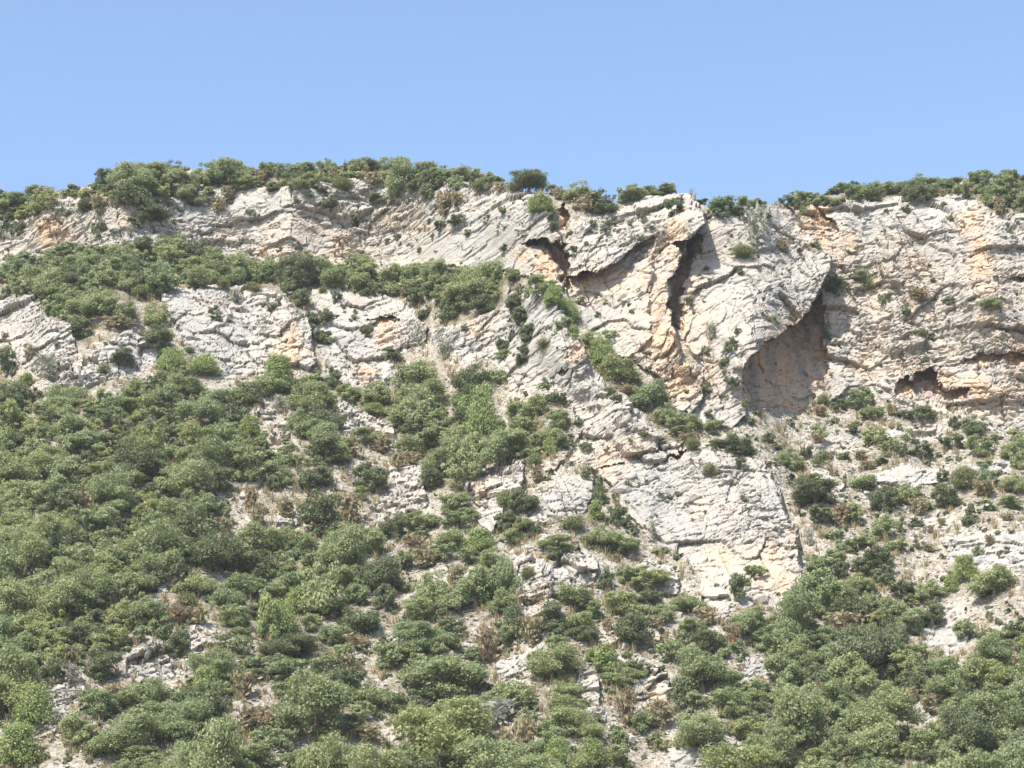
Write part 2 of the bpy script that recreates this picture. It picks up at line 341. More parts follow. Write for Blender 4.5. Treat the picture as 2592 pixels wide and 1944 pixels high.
RX = 11 * fbm(PX / 15, PY / 15, 105, 3); RY = 11 * fbm(PX / 15 + 7, PY / 15, 107, 3)


def stamp(poly, rid, dip, rough, absolute=True):
    WX, WY = (WX0, WY0) if dip is not None else (WX0 + RX, WY0 + RY)
    xs = [p[0] for p in poly]; ys = [p[1] for p in poly]
    m = (WX > min(xs)) & (WX < max(xs)) & (WY > min(ys)) & (WY < max(ys))
    if not m.any():
        return
    ii = np.nonzero(m)
    ins = inpoly(WX[ii], WY[ii], poly)
    ii = (ii[0][ins], ii[1][ins])
    PR[ii] = idw(WX[ii], WY[ii], poly)
    RID[ii] = rid
    if dip is not None:
        DIP[ii] = dip; ROUGH[ii] = rough


for k, (nm, lab, cat, st, dip, rough, poly) in enumerate(ROCK):
    if nm == 'rock_outcrop':
        poly = [(a_, b_, c_ * .85) for (a_, b_, c_) in poly]
    stamp(poly, k, dip, rough)
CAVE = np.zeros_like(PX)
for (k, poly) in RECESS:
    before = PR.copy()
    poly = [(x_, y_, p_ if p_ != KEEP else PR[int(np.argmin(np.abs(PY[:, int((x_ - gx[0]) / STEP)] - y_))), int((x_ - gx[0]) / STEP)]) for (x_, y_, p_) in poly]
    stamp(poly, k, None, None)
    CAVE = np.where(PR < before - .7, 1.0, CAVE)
PR *= np.clip((NR - 1 - np.arange(NR)) / 7.0, 0, 1)[:, None] ** .5      # faces die out at the crest
Y = G - PR
X3, Y3, Z3 = pos(PX, PY, Y)

# relief of the beds, in metres
dr = np.radians(DIP)
bed = -X3 * np.sin(dr) + Z3 * np.cos(dr) + 0.12 * Y3 + 1.5 * fbm(X3 / 12, Z3 / 12, 61, 4)
stk = X3 * np.cos(dr) + Z3 * np.sin(dr) + .4 * Y3
FINE = np.where(np.isin(RID, (9, 10, 12)), .62, 1.0)
calm = np.clip(.80 + 1.5 * fbm(X3 / 9, Z3 / 7, 201, 4), .42, 1.5) * ROUGH
calm = np.where(CAVE > 0, .75, calm)
isrock_ = RID >= 0
pit = np.clip(vnoise(stk / 1.1, bed / .55, 71) + .8 * vnoise(stk / .45, bed / .22, 73) - .42, 0, 1)
crk = np.abs(fbm((stk + .5 * bed) / 5, bed / 3.4, 81, 3)); crk = np.clip(1 - crk / .035, 0, 1) * np.clip(fbm(X3 / 6, Z3 / 6, 83, 2) * 3 + .5, 0, 1)
wu = stk + 1.1 * fbm(X3 / 3.5, Z3 / 3.5, 311, 3); wv = bed + .7 * fbm(X3 / 3 + 9, Z3 / 3, 313, 3)
fa, ja = facets(wu / 5.2, wv / 3.4, 611)
fb_, jb = facets(wu / 2.0, wv / 1.15, 621)
fc, jc = facets(wu / .95, wv / .42, 631)
thin = np.clip(.5 + 2.2 * fbm(X3 / 8 + 5, Z3 / 5, 641, 3), 0, 1)          # where the beds are finely split
chunky = np.where(ROUGH > 1.12, 1.25, 1.0)
nocave = np.where(CAVE > 0, .3, 1.0)
rel = .85 * nocave * chunky * np.minimum(ROUGH + .35, 1.2) * fa + .52 * calm * chunky * fb_ + .24 * calm * fc
rel -= nocave * (.26 * np.clip(1 - ja / .045, 0, 1) * np.minimum(calm + .2, 1)) + .26 * nocave * np.clip(1 - jb / .09, 0, 1) * calm
rel += calm * thin * (0.46 * blocks(bed / FINE, stk, .80, 2.4, 23) + 0.24 * blocks(bed / FINE, stk, .38, 1.2, 37))
rel -= np.where(isrock_, .5, 0) * (1.6 * pit * (.3 + thin) + .7 * crk)
vj = np.abs(fbm(X3 / 2.6 + .12 * Z3, Z3 / 16, 651, 3)); rel -= .42 * np.clip(1 - vj / .028, 0, 1) * np.clip(.3 + 2.5 * fbm(X3 / 7, Z3 / 7, 653, 2), 0, 1)
rel += .6 * fbm(X3 / 8, Z3 / 7, 301, 4) + .08 * fbm(X3 / .5, Z3 / .4, 303, 2)
isrock = RID >= 0
soilrel = .55 * fbm(X3 / 4, Z3 / 3, 401, 4) + .16 * np.abs(fbm(X3 / .5, Z3 / .4, 403, 3)) + .28 * np.clip(blocks(bed, stk, .8, 1.6, 43), 0, 1)
REL = np.where(isrock, rel, soilrel)
Yd = Y3 - REL * np.where(isrock, 1.0, .7)
Zd = Z3 + REL * np.where(isrock, .08, .55)
Xd = X3 + .12 * REL * np.where(isrock, 1, 0)

# natural colour of the rock (iron staining, grey weathering crust, soil)
OCHRE = [(135, 590, 48, 36, 1), (700, 575, 60, 40, .45), (860, 638, 34, 44, .7), (680, 632, 44, 28, .6), (780, 575, 40, 40, .5), (1060, 575, 70, 18, .5), (1000, 560, 60, 20, .4),
         (1345, 650, 60, 45, .9), (1372, 668, 45, 55, 1), (1425, 560, 22, 45, .6), (1500, 705, 60, 26, .7), (1555, 690, 50, 24, .7), (1470, 750, 40, 40, .5), (1706, 574, 28, 26, .9),
         (1690, 650, 50, 55, .9), (1680, 760, 34, 80, 1.0), (1690, 860, 64, 80, 1.0), (1725, 950, 64, 70, .95), (1763, 652, 26, 30, .9), (1760, 700, 20, 40, .5), (2005, 900, 70, 90, 1.3),
         (2060, 545, 44, 40, 1.2), (2078, 602, 22, 30, 1), (2130, 625, 70, 50, .55), (2460, 572, 44, 46, .9), (2485, 650, 28, 80, .9), (2520, 770, 60, 80, .5), (2560, 870, 70, 60, .6),
         (2500, 990, 90, 70, 1.0), (2360, 960, 60, 40, .9), (2283, 935, 20, 30, 1), (2200, 930, 60, 44, .6), (2230, 700, 70, 44, .5), (2340, 670, 60, 44, .5), (2110, 800, 30, 40, .5),
         (735, 885, 34, 50, 1), (965, 850, 46, 44, .8), (930, 945, 40, 40, .7), (1205, 830, 32, 30, .7), (1460, 892, 22, 26, .7), (1545, 1165, 70, 42, .7), (1590, 1130, 60, 30, .55),
         (1975, 1440, 60, 60, 1), (2008, 1410, 24, 60, 1.0), (1840, 1405, 60, 30, .6), (1370, 1520, 26, 30, .6), (1660, 1760, 30, 40, .5), (1215, 1240, 30, 40, .4), (330, 520, 60, 40, .4),
         (310, 560, 30, 30, .4), (1000, 540, 200, 20, .3), (2300, 800, 200, 60, .25), (1830, 760, 60, 60, .2), (1600, 990, 60, 30, .4), (2330, 760, 260, 220, .30), (1690, 800, 110, 240, .35), (1360, 690, 80, 60, .4), (2450, 1000, 160, 90, .45), (700, 600, 260, 60, .22), (1560, 720, 100, 60, .3), (1850, 900, 80, 160, .15)]
st = np.zeros_like(PX)
for (cx, cy, rx, ry, a) in OCHRE:
    st = np.maximum(st, a * np.exp(-(((PX - cx) / rx) ** 2 + ((PY - cy) / ry) ** 2) * .9))
st = st * (1 + 1.0 * fbm(PX / 40, PY / 26, 501, 4)) + .14 * np.clip(fbm(PX / 90, PY / 60, 503, 4), 0, 1)
runs = np.clip(.5 + 1.5 * fbm(X3 / 1.1, Z3 / 9, 509, 3), 0, 1.2)
st = np.clip((st * (.55 + .75 * runs) - .10) * 1.25, 0, 1)
tan = np.clip(.38 + .9 * fbm(X3 / 6, Z3 / 4, 505, 4), 0, 1)
streak = np.clip(.15 + 1.5 * fbm(X3 / .9, Z3 / 7, 507, 3), 0, 1)
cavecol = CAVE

# tris into mesh objects, one for each face of rock and one for the hillside
NC = len(gx)
V = np.stack([Xd, Yd, Zd], -1).reshape(-1, 3).astype(np.float32)
idx = np.arange(NR * NC).reshape(NR, NC)
quads = np.stack([idx[:-1, :-1], idx[:-1, 1:], idx[1:, 1:], idx[1:, :-1]], -1).reshape(-1, 4)
qrid = np.maximum(RID[:-1, :-1], RID[1:, 1:]).reshape(-1)


def mesh_np(name, v, q, mat, attrs=None, smooth=False):
    me = bpy.data.meshes.new(name)
    n, k = q.shape
    me.vertices.add(len(v)); me.vertices.foreach_set('co', np.ascontiguousarray(v, np.float32).ravel())
    me.loops.add(n * k); me.loops.foreach_set('vertex_index', np.ascontiguousarray(q, np.int32).ravel())
    me.polygons.add(n); me.polygons.foreach_set('loop_start', np.arange(0, n * k, k, dtype=np.int32))
    me.polygons.foreach_set('use_smooth', np.full(n, smooth))
    for an, av in (attrs or {}).items():
        a = me.attributes.new(an, 'FLOAT', 'POINT'); a.data.foreach_set('value', np.ascontiguousarray(av, np.float32).ravel())
    me.update(calc_edges=True)
    if mat is not None:
        me.materials.append(mat)
    return me


def link(name, me, parent=None, **props):
    o = bpy.data.objects.new(name, me); COL.objects.link(o)
    if parent is not None:
        o.parent = parent
    for a, b in props.items():
        o[a] = b
    return o


# ------------------------------------------------------------------ materials
class NT:
    def __init__(s, name):
        s.m = bpy.data.materials.new(name); s.m.use_nodes = True
        s.t = s.m.node_tree; s.t.nodes.clear()
        s.out = s.n('ShaderNodeOutputMaterial')

    def n(s, kind, **kw):
        x = s.t.nodes.new(kind)
        for a, b in kw.items():
            setattr(x, a, b)
        return x

    def l(s, a, b):
        s.t.links.new(a, b)

    def attr(s, nm):
        return s.n('ShaderNodeAttribute', attribute_name=nm, attribute_type=getattr(s, 'atype', 'GEOMETRY')).outputs['Fac']

    def noise(s, scale, detail=4, rough=.6, vec=None):
        x = s.n('ShaderNodeTexNoise'); x.inputs['Scale'].default_value = scale
        x.inputs['Detail'].default_value = detail; x.inputs['Roughness'].default_value = rough
        if vec is not None:
            s.l(vec, x.inputs['Vector'])
        return x.outputs['Fac']

    def ramp(s, fac, a, b):
        x = s.n('ShaderNodeMapRange'); x.inputs['From Min'].default_value = a; x.inputs['From Max'].default_value = b
        s.l(fac, x.inputs['Value']); return x.outputs[0]

    def mix(s, fac, a, b):
        x = s.n('ShaderNodeMix', data_type='RGBA')
        if isinstance(fac, float):
            x.inputs['Factor'].default_value = fac
        else:
            s.l(fac, x.inputs['Factor'])
        for v, k in ((a, 6), (b, 7)):
            if isinstance(v, tuple):
                x.inputs[k].default_value = (*v, 1)
            else:
                s.l(v, x.inputs[k])
        return x.outputs[2]

    def mul(s, a, b):
        x = s.n('ShaderNodeMath', operation='MULTIPLY')
        s.l(a, x.inputs[0])
        if isinstance(b, float):
            x.inputs[1].default_value = b
        else:
            s.l(b, x.inputs[1])
        return x.outputs[0]


def rock_material(name='limestone', atype='GEOMETRY'):
    k = NT(name); k.atype = atype
    pos_ = k.n('ShaderNodeNewGeometry').outputs['Position']
    grain = k.noise(3.2, 5, .7, pos_)
    patch = k.noise(.55, 4, .6, pos_)
    c = k.mix(k.ramp(patch, .35, .65), (.355, .336, .298), (.292, .279, .252))
    c = k.mix(k.mul(k.attr('tan'), .8), c, (.375, .325, .262))
    c = k.mix(k.mul(k.attr('streak'), .38), c, (.30, .296, .288))
    c = k.mix(k.attr('stain'), c, (.44, .325, .225))
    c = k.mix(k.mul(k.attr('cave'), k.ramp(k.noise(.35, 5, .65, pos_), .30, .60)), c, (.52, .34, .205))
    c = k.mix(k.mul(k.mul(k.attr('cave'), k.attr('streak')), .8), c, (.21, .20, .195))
    c = k.mix(k.mul(k.ramp(grain, .60, .74), .40), c, (.19, .185, .172))
    c = k.mix(k.mul(k.ramp(grain, .45, .30), .5), c, (.40, .385, .355))
    bs = k.n('ShaderNodeBsdfPrincipled'); k.l(c, bs.inputs['Base Color']); bs.inputs['Roughness'].default_value = .95
    bs.inputs['Specular IOR Level'].default_value = .15
    bm = k.n('ShaderNodeBump'); bm.inputs['Strength'].default_value = .55; bm.inputs['Distance'].default_value = .12
    k.l(k.noise(4.5, 6, .72, pos_), bm.inputs['Height']); k.l(bm.outputs[0], bs.inputs['Normal'])
    k.l(bs.outputs[0], k.out.inputs['Surface'])
    return k.m


def soil_material():
    k = NT('stony_soil')
    pos_ = k.n('ShaderNodeNewGeometry').outputs['Position']
    v = k.n('ShaderNodeTexVoronoi'); v.inputs['Scale'].default_value = 4.0; k.l(pos_, v.inputs['Vector'])
    sep = k.n('ShaderNodeSeparateColor'); k.l(v.outputs['Color'], sep.inputs[0])
    big = k.noise(.35, 5, .62, pos_)
    c = k.mix(k.ramp(sep.outputs[0], .1, .9), (.215, .182, .132), (.40, .375, .33))
    c = k.mix(k.mul(k.ramp(big, .50, .66), .8), c, (.205, .165, .112))
    c = k.mix(k.mul(k.ramp(k.noise(1.6, 5, .7, pos_), .56, .70), .6), c, (.15, .12, .065))
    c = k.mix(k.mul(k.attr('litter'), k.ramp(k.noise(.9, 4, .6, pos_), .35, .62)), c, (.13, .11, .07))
    bs = k.n('ShaderNodeBsdfPrincipled'); k.l(c, bs.inputs['Base Color']); bs.inputs['Roughness'].default_value = .95
    bs.inputs['Specular IOR Level'].default_value = .1
    bm = k.n('ShaderNodeBump'); bm.inputs['Strength'].default_value = .8; bm.inputs['Distance'].default_value = .15
    k.l(v.outputs['Distance'], bm.inputs['Height']); k.l(bm.outputs[0], bs.inputs['Normal'])
    k.l(bs.outputs[0], k.out.inputs['Surface'])
    return k.m


def leaf_material(name, a, b, c, trans=.22):
    """a, b: range of the plant's own leaf colour; c: odd leaves"""
    k = NT(name)
    inf = k.n('ShaderNodeObjectInfo')
    geo = k.n('ShaderNodeNewGeometry')
    col = k.mix(inf.outputs['Random'], a, b)
    col = k.mix(k.ramp(k.noise(1.1, 3, .6, geo.outputs['Position']), .42, .68), col, c)
    hs = k.n('ShaderNodeHueSaturation')
    mr = k.n('ShaderNodeMapRange'); mr.inputs['To Min'].default_value = .84; mr.inputs['To Max'].default_value = 1.18
    k.l(geo.outputs['Random Per Island'], mr.inputs['Value'])
    k.l(mr.outputs[0], hs.inputs['Value']); k.l(col, hs.inputs['Color'])
    bs = k.n('ShaderNodeBsdfPrincipled'); k.l(hs.outputs[0], bs.inputs['Base Color']); bs.inputs['Roughness'].default_value = .62
    bs.inputs['Specular IOR Level'].default_value = .35
    tr = k.n('ShaderNodeBsdfTranslucent'); k.l(k.mix(trans, (0, 0, 0), hs.outputs[0]), tr.inputs['Color'])
    mx = k.n('ShaderNodeAddShader')
    k.l(bs.outputs[0], mx.inputs[0]); k.l(tr.outputs[0], mx.inputs[1]); k.l(mx.outputs[0], k.out.inputs['Surface'])
    return k.m


def plain_material(name, a, b, scale=3.0):
    k = NT(name)
    pos_ = k.n('ShaderNodeNewGeometry').outputs['Position']
    c = k.mix(k.ramp(k.noise(scale, 4, .6, pos_), .35, .65), a, b)
    bs = k.n('ShaderNodeBsdfPrincipled'); k.l(c, bs.inputs['Base Color']); bs.inputs['Roughness'].default_value = .9
    k.l(bs.outputs[0], k.out.inputs['Surface'])
    return k.m


M_ROCK = rock_material()
M_STONE = rock_material('limestone_block', 'OBJECT')
M_SOIL = soil_material()
M_BARK = plain_material('bark', (.13, .105, .085), (.22, .19, .165))
LEAF = {
    'o': leaf_material('leaf_grey_green', (0.110, 0.143, 0.064), (0.171, 0.188, 0.081), (0.164, 0.178, 0.087), .85),
    'd': leaf_material('leaf_dark_green', (0.075, 0.092, 0.039), (0.095, 0.111, 0.050), (0.092, 0.102, 0.050), .8),
    'g': leaf_material('leaf_bright_green', (0.122, 0.158, 0.054), (0.147, 0.181, 0.063), (0.158, 0.175, 0.066), .9),
    'b': leaf_material('leaf_olive', (0.090, 0.108, 0.038), (0.107, 0.127, 0.043), (0.118, 0.111, 0.045), .7),
    'r': leaf_material('leaf_rust', (0.186, 0.127, 0.081), (0.186, 0.158, 0.088), (0.147, 0.149, 0.081), .7),
    'p': leaf_material('leaf_pale_grey', (0.169, 0.175, 0.130), (0.198, 0.198, 0.153), (0.181, 0.169, 0.136), .7),
    'y': leaf_material('leaf_yellow_green', (0.153, 0.173, 0.065), (0.169, 0.188, 0.075), (0.164, 0.169, 0.071), .85),
    't': leaf_material('leaf_straw', (0.249, 0.186, 0.096), (0.192, 0.153, 0.073), (0.158, 0.158, 0.079), .7),
}

# ------------------------------------------------------------------ where the plants stand, read off by sectors: x, y, width, height
SECT = {1: (0, 350, .3165), 2: (650, 350, .3165), 3: (1250, 400, .3165), 4: (1892, 400, .3165), 5: (0, 875, .3165), 6: (650, 875, .3165),
        7: (1250, 875, .3165), 8: (1892, 875, .3165), 9: (0, 1400, .3279), 10: (650, 1400, .3279), 11: (1250, 1400, .3279), 12: (1892, 1400, .3279)}
PLANTS = {
    1: "d840,300,190,170 o1060,245,130,90 d1370,240,190,150 o1200,290,300,160 o270,385,180,110 o60,450,150,100 o1790,215,120,100 o1950,250,180,120 d1460,350,220,190 r370,445,110,90 r425,510,80,50 d470,570,90,120 d525,590,50,100 o560,420,150,100 o180,500,280,130 o100,580,180,100 d310,560,110,110 r100,545,80,60 d680,510,160,160 r800,560,150,130 o930,420,150,130 d160,710,150,170 d1190,570,320,230 d1060,660,120,110 d1270,640,90,100 d775,740,110,160 p1040,760,60,90 r1750,540,110,90 d1430,540,50,70 d1385,650,45,70 d1440,630,45,60 d1850,470,60,90 d2035,600,165,180 r1960,375,80,70 d2170,370,110,100 o1560,470,170,120 o1700,420,150,100 r1820,430,90,80 o2050,330,150,110 b1300,810,100,70 p1400,790,120,60 b1120,1230,150,130 d1310,1210,90,130 b1785,1180,115,110 b2020,1195,125,100 r800,1190,80,100 r1470,1150,80,60 p1880,1270,100,100 d1715,1400,115,140 d1920,1350,70,90 d1840,1460,45,45 d2170,1355,80,60 o950,1380,290,270 r950,1500,200,70 o1240,1400,220,240 d1260,1570,260,190 d640,1520,190,210 g450,1380,110,90 g660,1570,85,75 r570,1370,90,60 d30,1230,90,130 r40,1590,60,50 d450,1640,60,50 d20,730,70,220",
    2: "o100,240,220,160 o380,260,220,150 o560,210,160,120 d870,200,300,150 o1120,230,280,130 o1330,260,200,120 o1500,280,260,110 o1660,290,200,110 o1570,210,70,70 p1680,220,110,90 o1760,260,90,90 d140,370,150,110 o340,370,170,130 r30,310,120,100 d400,460,100,70 d500,410,140,120 d570,510,160,140 b690,390,180,135 o560,340,130,90 r620,300,120,80 o760,290,170,70 r930,330,130,90 d980,460,195,100 d1290,350,160,105 d1220,460,50,90 o1380,440,150,190 r1510,530,140,170 r1600,500,100,90 d1480,340,130,110 b1810,400,185,150 r1810,330,110,60 r1950,405,90,70 r2080,410,70,50 o1900,320,130,80 d1620,650,175,115 d1840,630,75,80 d1980,560,75,85 d780,650,85,130 d1015,560,50,90 d930,655,50,40 d1480,700,115,130 d1390,655,55,45 p1350,715,50,60 d1405,780,45,60 d1690,750,75,95 d1120,790,60,100 d1160,830,45,50 d1045,820,45,50 d1300,890,55,60 d1980,880,75,65 d320,845,55,60 d300,590,40,50 d180,880,40,50 p305,490,50,40 r800,490,40,40 o120,1040,260,210 o280,1000,160,160 o480,1070,270,210 d650,1090,150,120 o870,1080,240,180 o1080,1090,240,190 g1290,1060,180,120 o1480,1080,220,220 o1730,1140,430,370 d1830,1330,240,190 d1300,1250,210,210 d1010,1200,160,130 r1180,1230,90,90 d1530,1360,175,230 d1340,1380,130,140 d360,1270,130,190 d240,1200,120,160 b525,1230,65,65 d640,1280,90,110 d690,1340,45,65 p120,1350,100,65 d440,1450,130,170 d540,1440,130,180 o560,1570,140,130 d480,1580,130,130 d870,1550,80,140 d915,1530,45,65 d780,1420,50,100 d1650,1520,70,60 p1320,1580,120,160 o2050,1100,150,120 r2100,1190,90,90 o2180,1200,90,110 d2090,1300,200,160 d2130,1420,170,140 d2190,1540,130,150 d1100,1450,50,60",
    3: "d270,180,350,215 d570,190,90,100 o680,260,270,180 d840,350,270,230 r740,390,160,110 r520,290,90,90 d470,240,100,110 g370,370,260,150 d460,460,95,95 d490,540,85,110 o1010,220,90,130 o1150,210,180,130 o1100,310,230,110 o1300,270,220,100 o1400,250,150,100 d960,380,95,95 d660,400,60,60 d1450,390,150,175 o1840,350,270,180 o1990,320,140,120 o2090,380,130,90 d1700,450,55,95 d1650,340,110,70 d80,400,75,95 d40,530,35,80 d790,510,75,85 d920,500,110,60 d880,560,90,55 d1200,450,65,65 d1095,490,45,65 d1265,570,65,55 d1170,640,75,75 g1200,720,115,85 d1050,780,80,55 d640,720,65,55 d740,690,35,60 d85,720,65,75 p2100,590,190,310 b2000,750,210,140 d1985,870,65,95 d1700,880,75,55 d1690,975,40,75 d1560,1140,65,95 d1600,1220,35,50 p1750,1380,105,130 d1900,1500,115,165 d1870,1590,130,120 d1700,1540,65,105 d1945,1390,65,65 d700,1130,75,85 d835,1240,45,55 d1100,1220,40,55 d1085,1160,50,45 r1030,1170,35,50 d1650,620,60,60 o180,920,160,110 o390,1020,270,160 g480,1130,180,160 g590,1230,180,210 o560,1330,160,160 g640,1380,110,130 o800,1450,210,170 o930,1390,110,110 g860,1540,230,170 d190,1140,185,125 d230,1240,175,175 d290,1380,155,165 b420,1490,155,125 d250,1540,155,145 d80,1490,105,105 o90,1580,135,125 o20,950,110,220",
    4: "d70,370,160,100 d310,340,130,140 o440,310,190,110 o590,330,190,120 d680,250,150,100 o780,220,190,100 d870,200,120,90 d740,340,150,130 o900,270,230,130 o1080,250,250,120 o1250,240,230,130 o1420,190,240,140 o1650,210,240,150 o1860,140,210,140 o2080,150,240,170 o1980,280,230,160 d2150,300,140,150 d1950,340,115,115 r2020,390,80,130 r1780,280,60,60 r1560,290,55,55 d660,390,65,45 d150,460,95,75 r295,700,110,90 d555,695,85,65 d350,640,60,40 d1275,400,100,85 d1570,370,50,60 d1105,420,40,50 d1620,470,50,50 d2080,570,50,80 d710,1010,235,195 o960,950,225,165 d1080,1110,75,115 d1150,1080,95,95 d1265,1210,78,112 d1510,1080,82,65 d1630,1130,95,95 r1370,1110,140,80 o1930,1170,175,95 d1500,960,50,50 b215,1290,105,95 b360,1255,55,50 d1490,1400,75,75 b1400,1390,85,85 b1450,1470,95,95 d1310,1400,30,50 d2120,1415,48,38 d1730,1465,34,38 d1875,1510,34,34 d2025,1445,40,34 d1510,1190,38,42 d385,1040,42,62 d640,1370,65,145 d700,1480,75,55 d1420,1600,65,65 d420,730,55,45",
    5: "d60,130,160,270 p390,200,240,190 g200,300,140,130 d980,100,220,170 g1370,140,240,210 g1630,160,250,180 o500,420,330,250 g30,780,150,170 g1270,900,115,115 g1990,670,190,180 d1720,1060,270,270 d2180,1040,150,260 r240,70,100,100 r1560,680,120,120 r620,1290,180,150 b830,180,95,85 b1520,30,110,80 d1290,30,95,140 r2000,1250,80,180 r2060,1390,110,160 o1770,1330,140,190 r1800,1470,100,120 y760,1010,260,160 y1050,480,260,180 y280,640,260,180 o870,590,260,200 d1050,760,200,180 d1330,720,180,180 o1500,330,300,200 d2000,850,260,220 y880,960,240,160 o420,1150,320,200 o1000,1100,280,200 o1380,1300,260,220 o880,1320,260,180",
    6: "g170,230,270,270 o450,260,170,180 d590,250,150,220 o450,430,390,290 g450,380,150,130 p180,470,120,130 o760,370,210,160 o950,390,260,240 g930,520,210,95 o1200,300,260,270 o1330,200,290,210 d1080,60,160,120 p1500,60,130,150 o1380,420,310,260 d1720,280,340,330 g1790,560,240,460 o1160,560,240,210 o1480,600,170,170 o1400,760,310,190 o1250,840,260,190 o1600,720,230,230 d1780,770,190,210 o2130,650,210,210 o2050,800,260,210 o460,680,290,190 d540,850,310,260 o900,740,290,130 r1000,820,160,120 r740,850,150,130 o160,1020,250,260 d450,1030,290,260 d920,1050,270,260 d530,1340,340,430 o700,1220,170,170 r740,1330,150,200 r230,1320,130,130 g830,1210,125,105 d1390,1090,190,180 o1480,950,360,240 d1220,1360,140,140 o1330,1390,280,180 o1580,1260,230,190 o1630,1390,290,190 b1980,1230,115,185 d2110,1250,200,210 d1980,1400,135,185 o2130,1440,160,180 o880,1570,340,240 d1090,1470,240,190 o1560,1550,240,190 g1790,1580,250,190 o400,1570,210,170 o240,1530,210,210 d1300,1510,175,135 r1260,1600,160,110 r1130,930,100,110 r1240,920,100,90 o1950,250,115,125 o2080,510,155,125 d1830,1160,42,100",
    7: "d510,440,165,145 o520,600,200,190 o440,700,190,170 d540,770,155,145 o180,780,310,260 o200,500,155,105 o60,230,135,135 d240,80,155,125 o420,290,115,125 o230,650,260,160 g880,100,190,190 o1020,200,290,260 b940,340,105,85 o1250,400,300,270 o1400,570,210,230 o1580,620,190,170 o1760,650,180,130 r1060,370,120,60 r1560,740,170,60 b1590,800,125,115 o1500,700,200,80 d1700,350,125,135 d1870,390,65,85 d1900,250,135,135 d980,440,95,95 d1970,800,250,190 d1780,800,135,95 d1990,930,105,115 b1145,860,85,115 b1750,1000,135,135 d770,1010,135,115 d1200,720,95,65 d750,800,95,105 d665,620,85,85 d1350,740,75,75 c850,1190,115,200 g820,1340,155,175 d980,1350,145,210 d1090,1420,125,150 b640,1425,205,160 b80,1230,105,135 d240,1250,230,200 d90,1390,135,155 d270,1460,175,175 o150,1520,175,155 o480,1600,290,140 o880,1540,270,210 o1040,1590,280,160 p1270,1500,60,130 o1340,1620,150,90 d1400,1215,52,52 d1480,1190,52,52 d1990,1225,64,58 d2000,460,64,105 d2100,520,84,84 d1715,550,74,74 d2050,600,74,84 d1970,560,84,125 d1540,380,38,52 d1655,450,32,52 r350,1040,90,120 b330,920,125,135 d1070,1080,42,62",
    8: "b600,430,95,95 d730,460,135,115 o910,420,210,230 o1010,550,175,155 d1270,550,125,105 d1420,540,175,165 r1150,530,70,80 r590,530,100,70 d170,745,98,115 o570,690,115,150 r560,770,90,60 d860,650,115,140 o1030,720,175,165 y1130,790,135,115 d1230,830,115,115 o1290,720,115,135 d1215,640,52,84 d1650,770,155,165 d1660,620,95,95 d1820,630,215,195 o1870,800,210,200 d1970,740,84,74 o1900,930,115,75 o2130,850,200,180 o2160,720,135,135 o2170,930,135,180 d1400,860,175,155 r910,870,90,70 d780,870,105,75 d660,860,52,62 o340,900,200,210 d480,850,115,135 b590,920,135,155 o520,1050,165,95 d540,1200,390,230 d590,1360,190,210 o930,1080,230,170 d1080,1230,220,230 o1230,1180,200,180 o1350,1150,125,115 d1600,1200,210,210 b1730,1080,220,230 d1560,1040,95,125 o1930,1060,220,180 o2130,1100,190,160 r1900,1180,180,100 c1790,1360,145,155 r2080,1385,80,50 r1560,1420,60,50 o1920,1300,145,95 o2100,1260,200,105 o1440,1240,135,135 r1380,1300,120,120 d1370,1400,125,95 o840,1340,170,210 o1090,1460,210,190 c1240,1450,74,135 o960,1540,190,160 o1190,1590,190,140 r740,1390,120,150 o800,1590,190,130 d390,1580,64,84 p500,1540,70,120 o690,1510,135,85 r1960,1550,70,70 r1460,1480,60,50 d2110,1480,52,52 o1890,1610,115,95 d2070,1620,105,85 r1450,1630,100,50 d715,1010,42,62 r780,1110,40,50 r950,960,90,50 d1075,910,105,85 d450,520,42,42 d830,980,42,52",
    9: "g250,1200,310,310 g120,1500,340,320 o750,1150,310,260 o1100,1110,410,310 o1350,1300,430,350 o950,1430,520,320 o600,1380,290,260 o1100,1580,360,190 g1590,1060,230,270 o1640,870,390,250 d1340,690,230,270 d800,870,260,270 g620,865,95,75 g1680,1500,135,210 g2060,540,190,360 o1800,480,270,210 o1880,260,310,210 o1950,1560,360,210 r540,840,130,150 r1380,500,200,120 r1530,510,120,110 d1400,180,170,280 b1440,400,160,190 d400,900,240,220 o150,850,300,240 y880,640,260,200 o1150,480,320,240 o1020,220,300,240 p560,950,150,120 r870,1130,140,150 r1870,1060,150,170 r1930,1300,170,150 r1760,1400,120,170",
    10: "d960,180,350,340 o700,200,310,260 o270,230,290,230 o100,300,260,210 g160,520,270,270 g330,400,230,210 d600,420,260,210 d800,520,310,270 d250,730,440,210 o570,640,240,160 o230,900,340,220 o450,1190,620,520 o900,1080,280,240 o1230,450,260,200 o1350,270,290,310 o1270,680,420,270 o1080,800,330,250 o1680,290,310,360 o1880,200,260,360 o1500,960,580,380 d1280,1120,210,210 y1480,1430,780,540 p1850,1290,310,180 o1950,1110,310,260 o650,1560,270,220 o360,1600,310,180 o50,1570,190,170 c1990,560,240,240 r2110,620,110,160 r1290,60,180,130 r1540,200,110,160 r780,700,160,100 r700,890,130,120 r850,1410,220,100 r130,1320,170,160 r1780,760,170,200 r2060,1470,120,220 r1930,1530,70,150 o470,100,210,160",
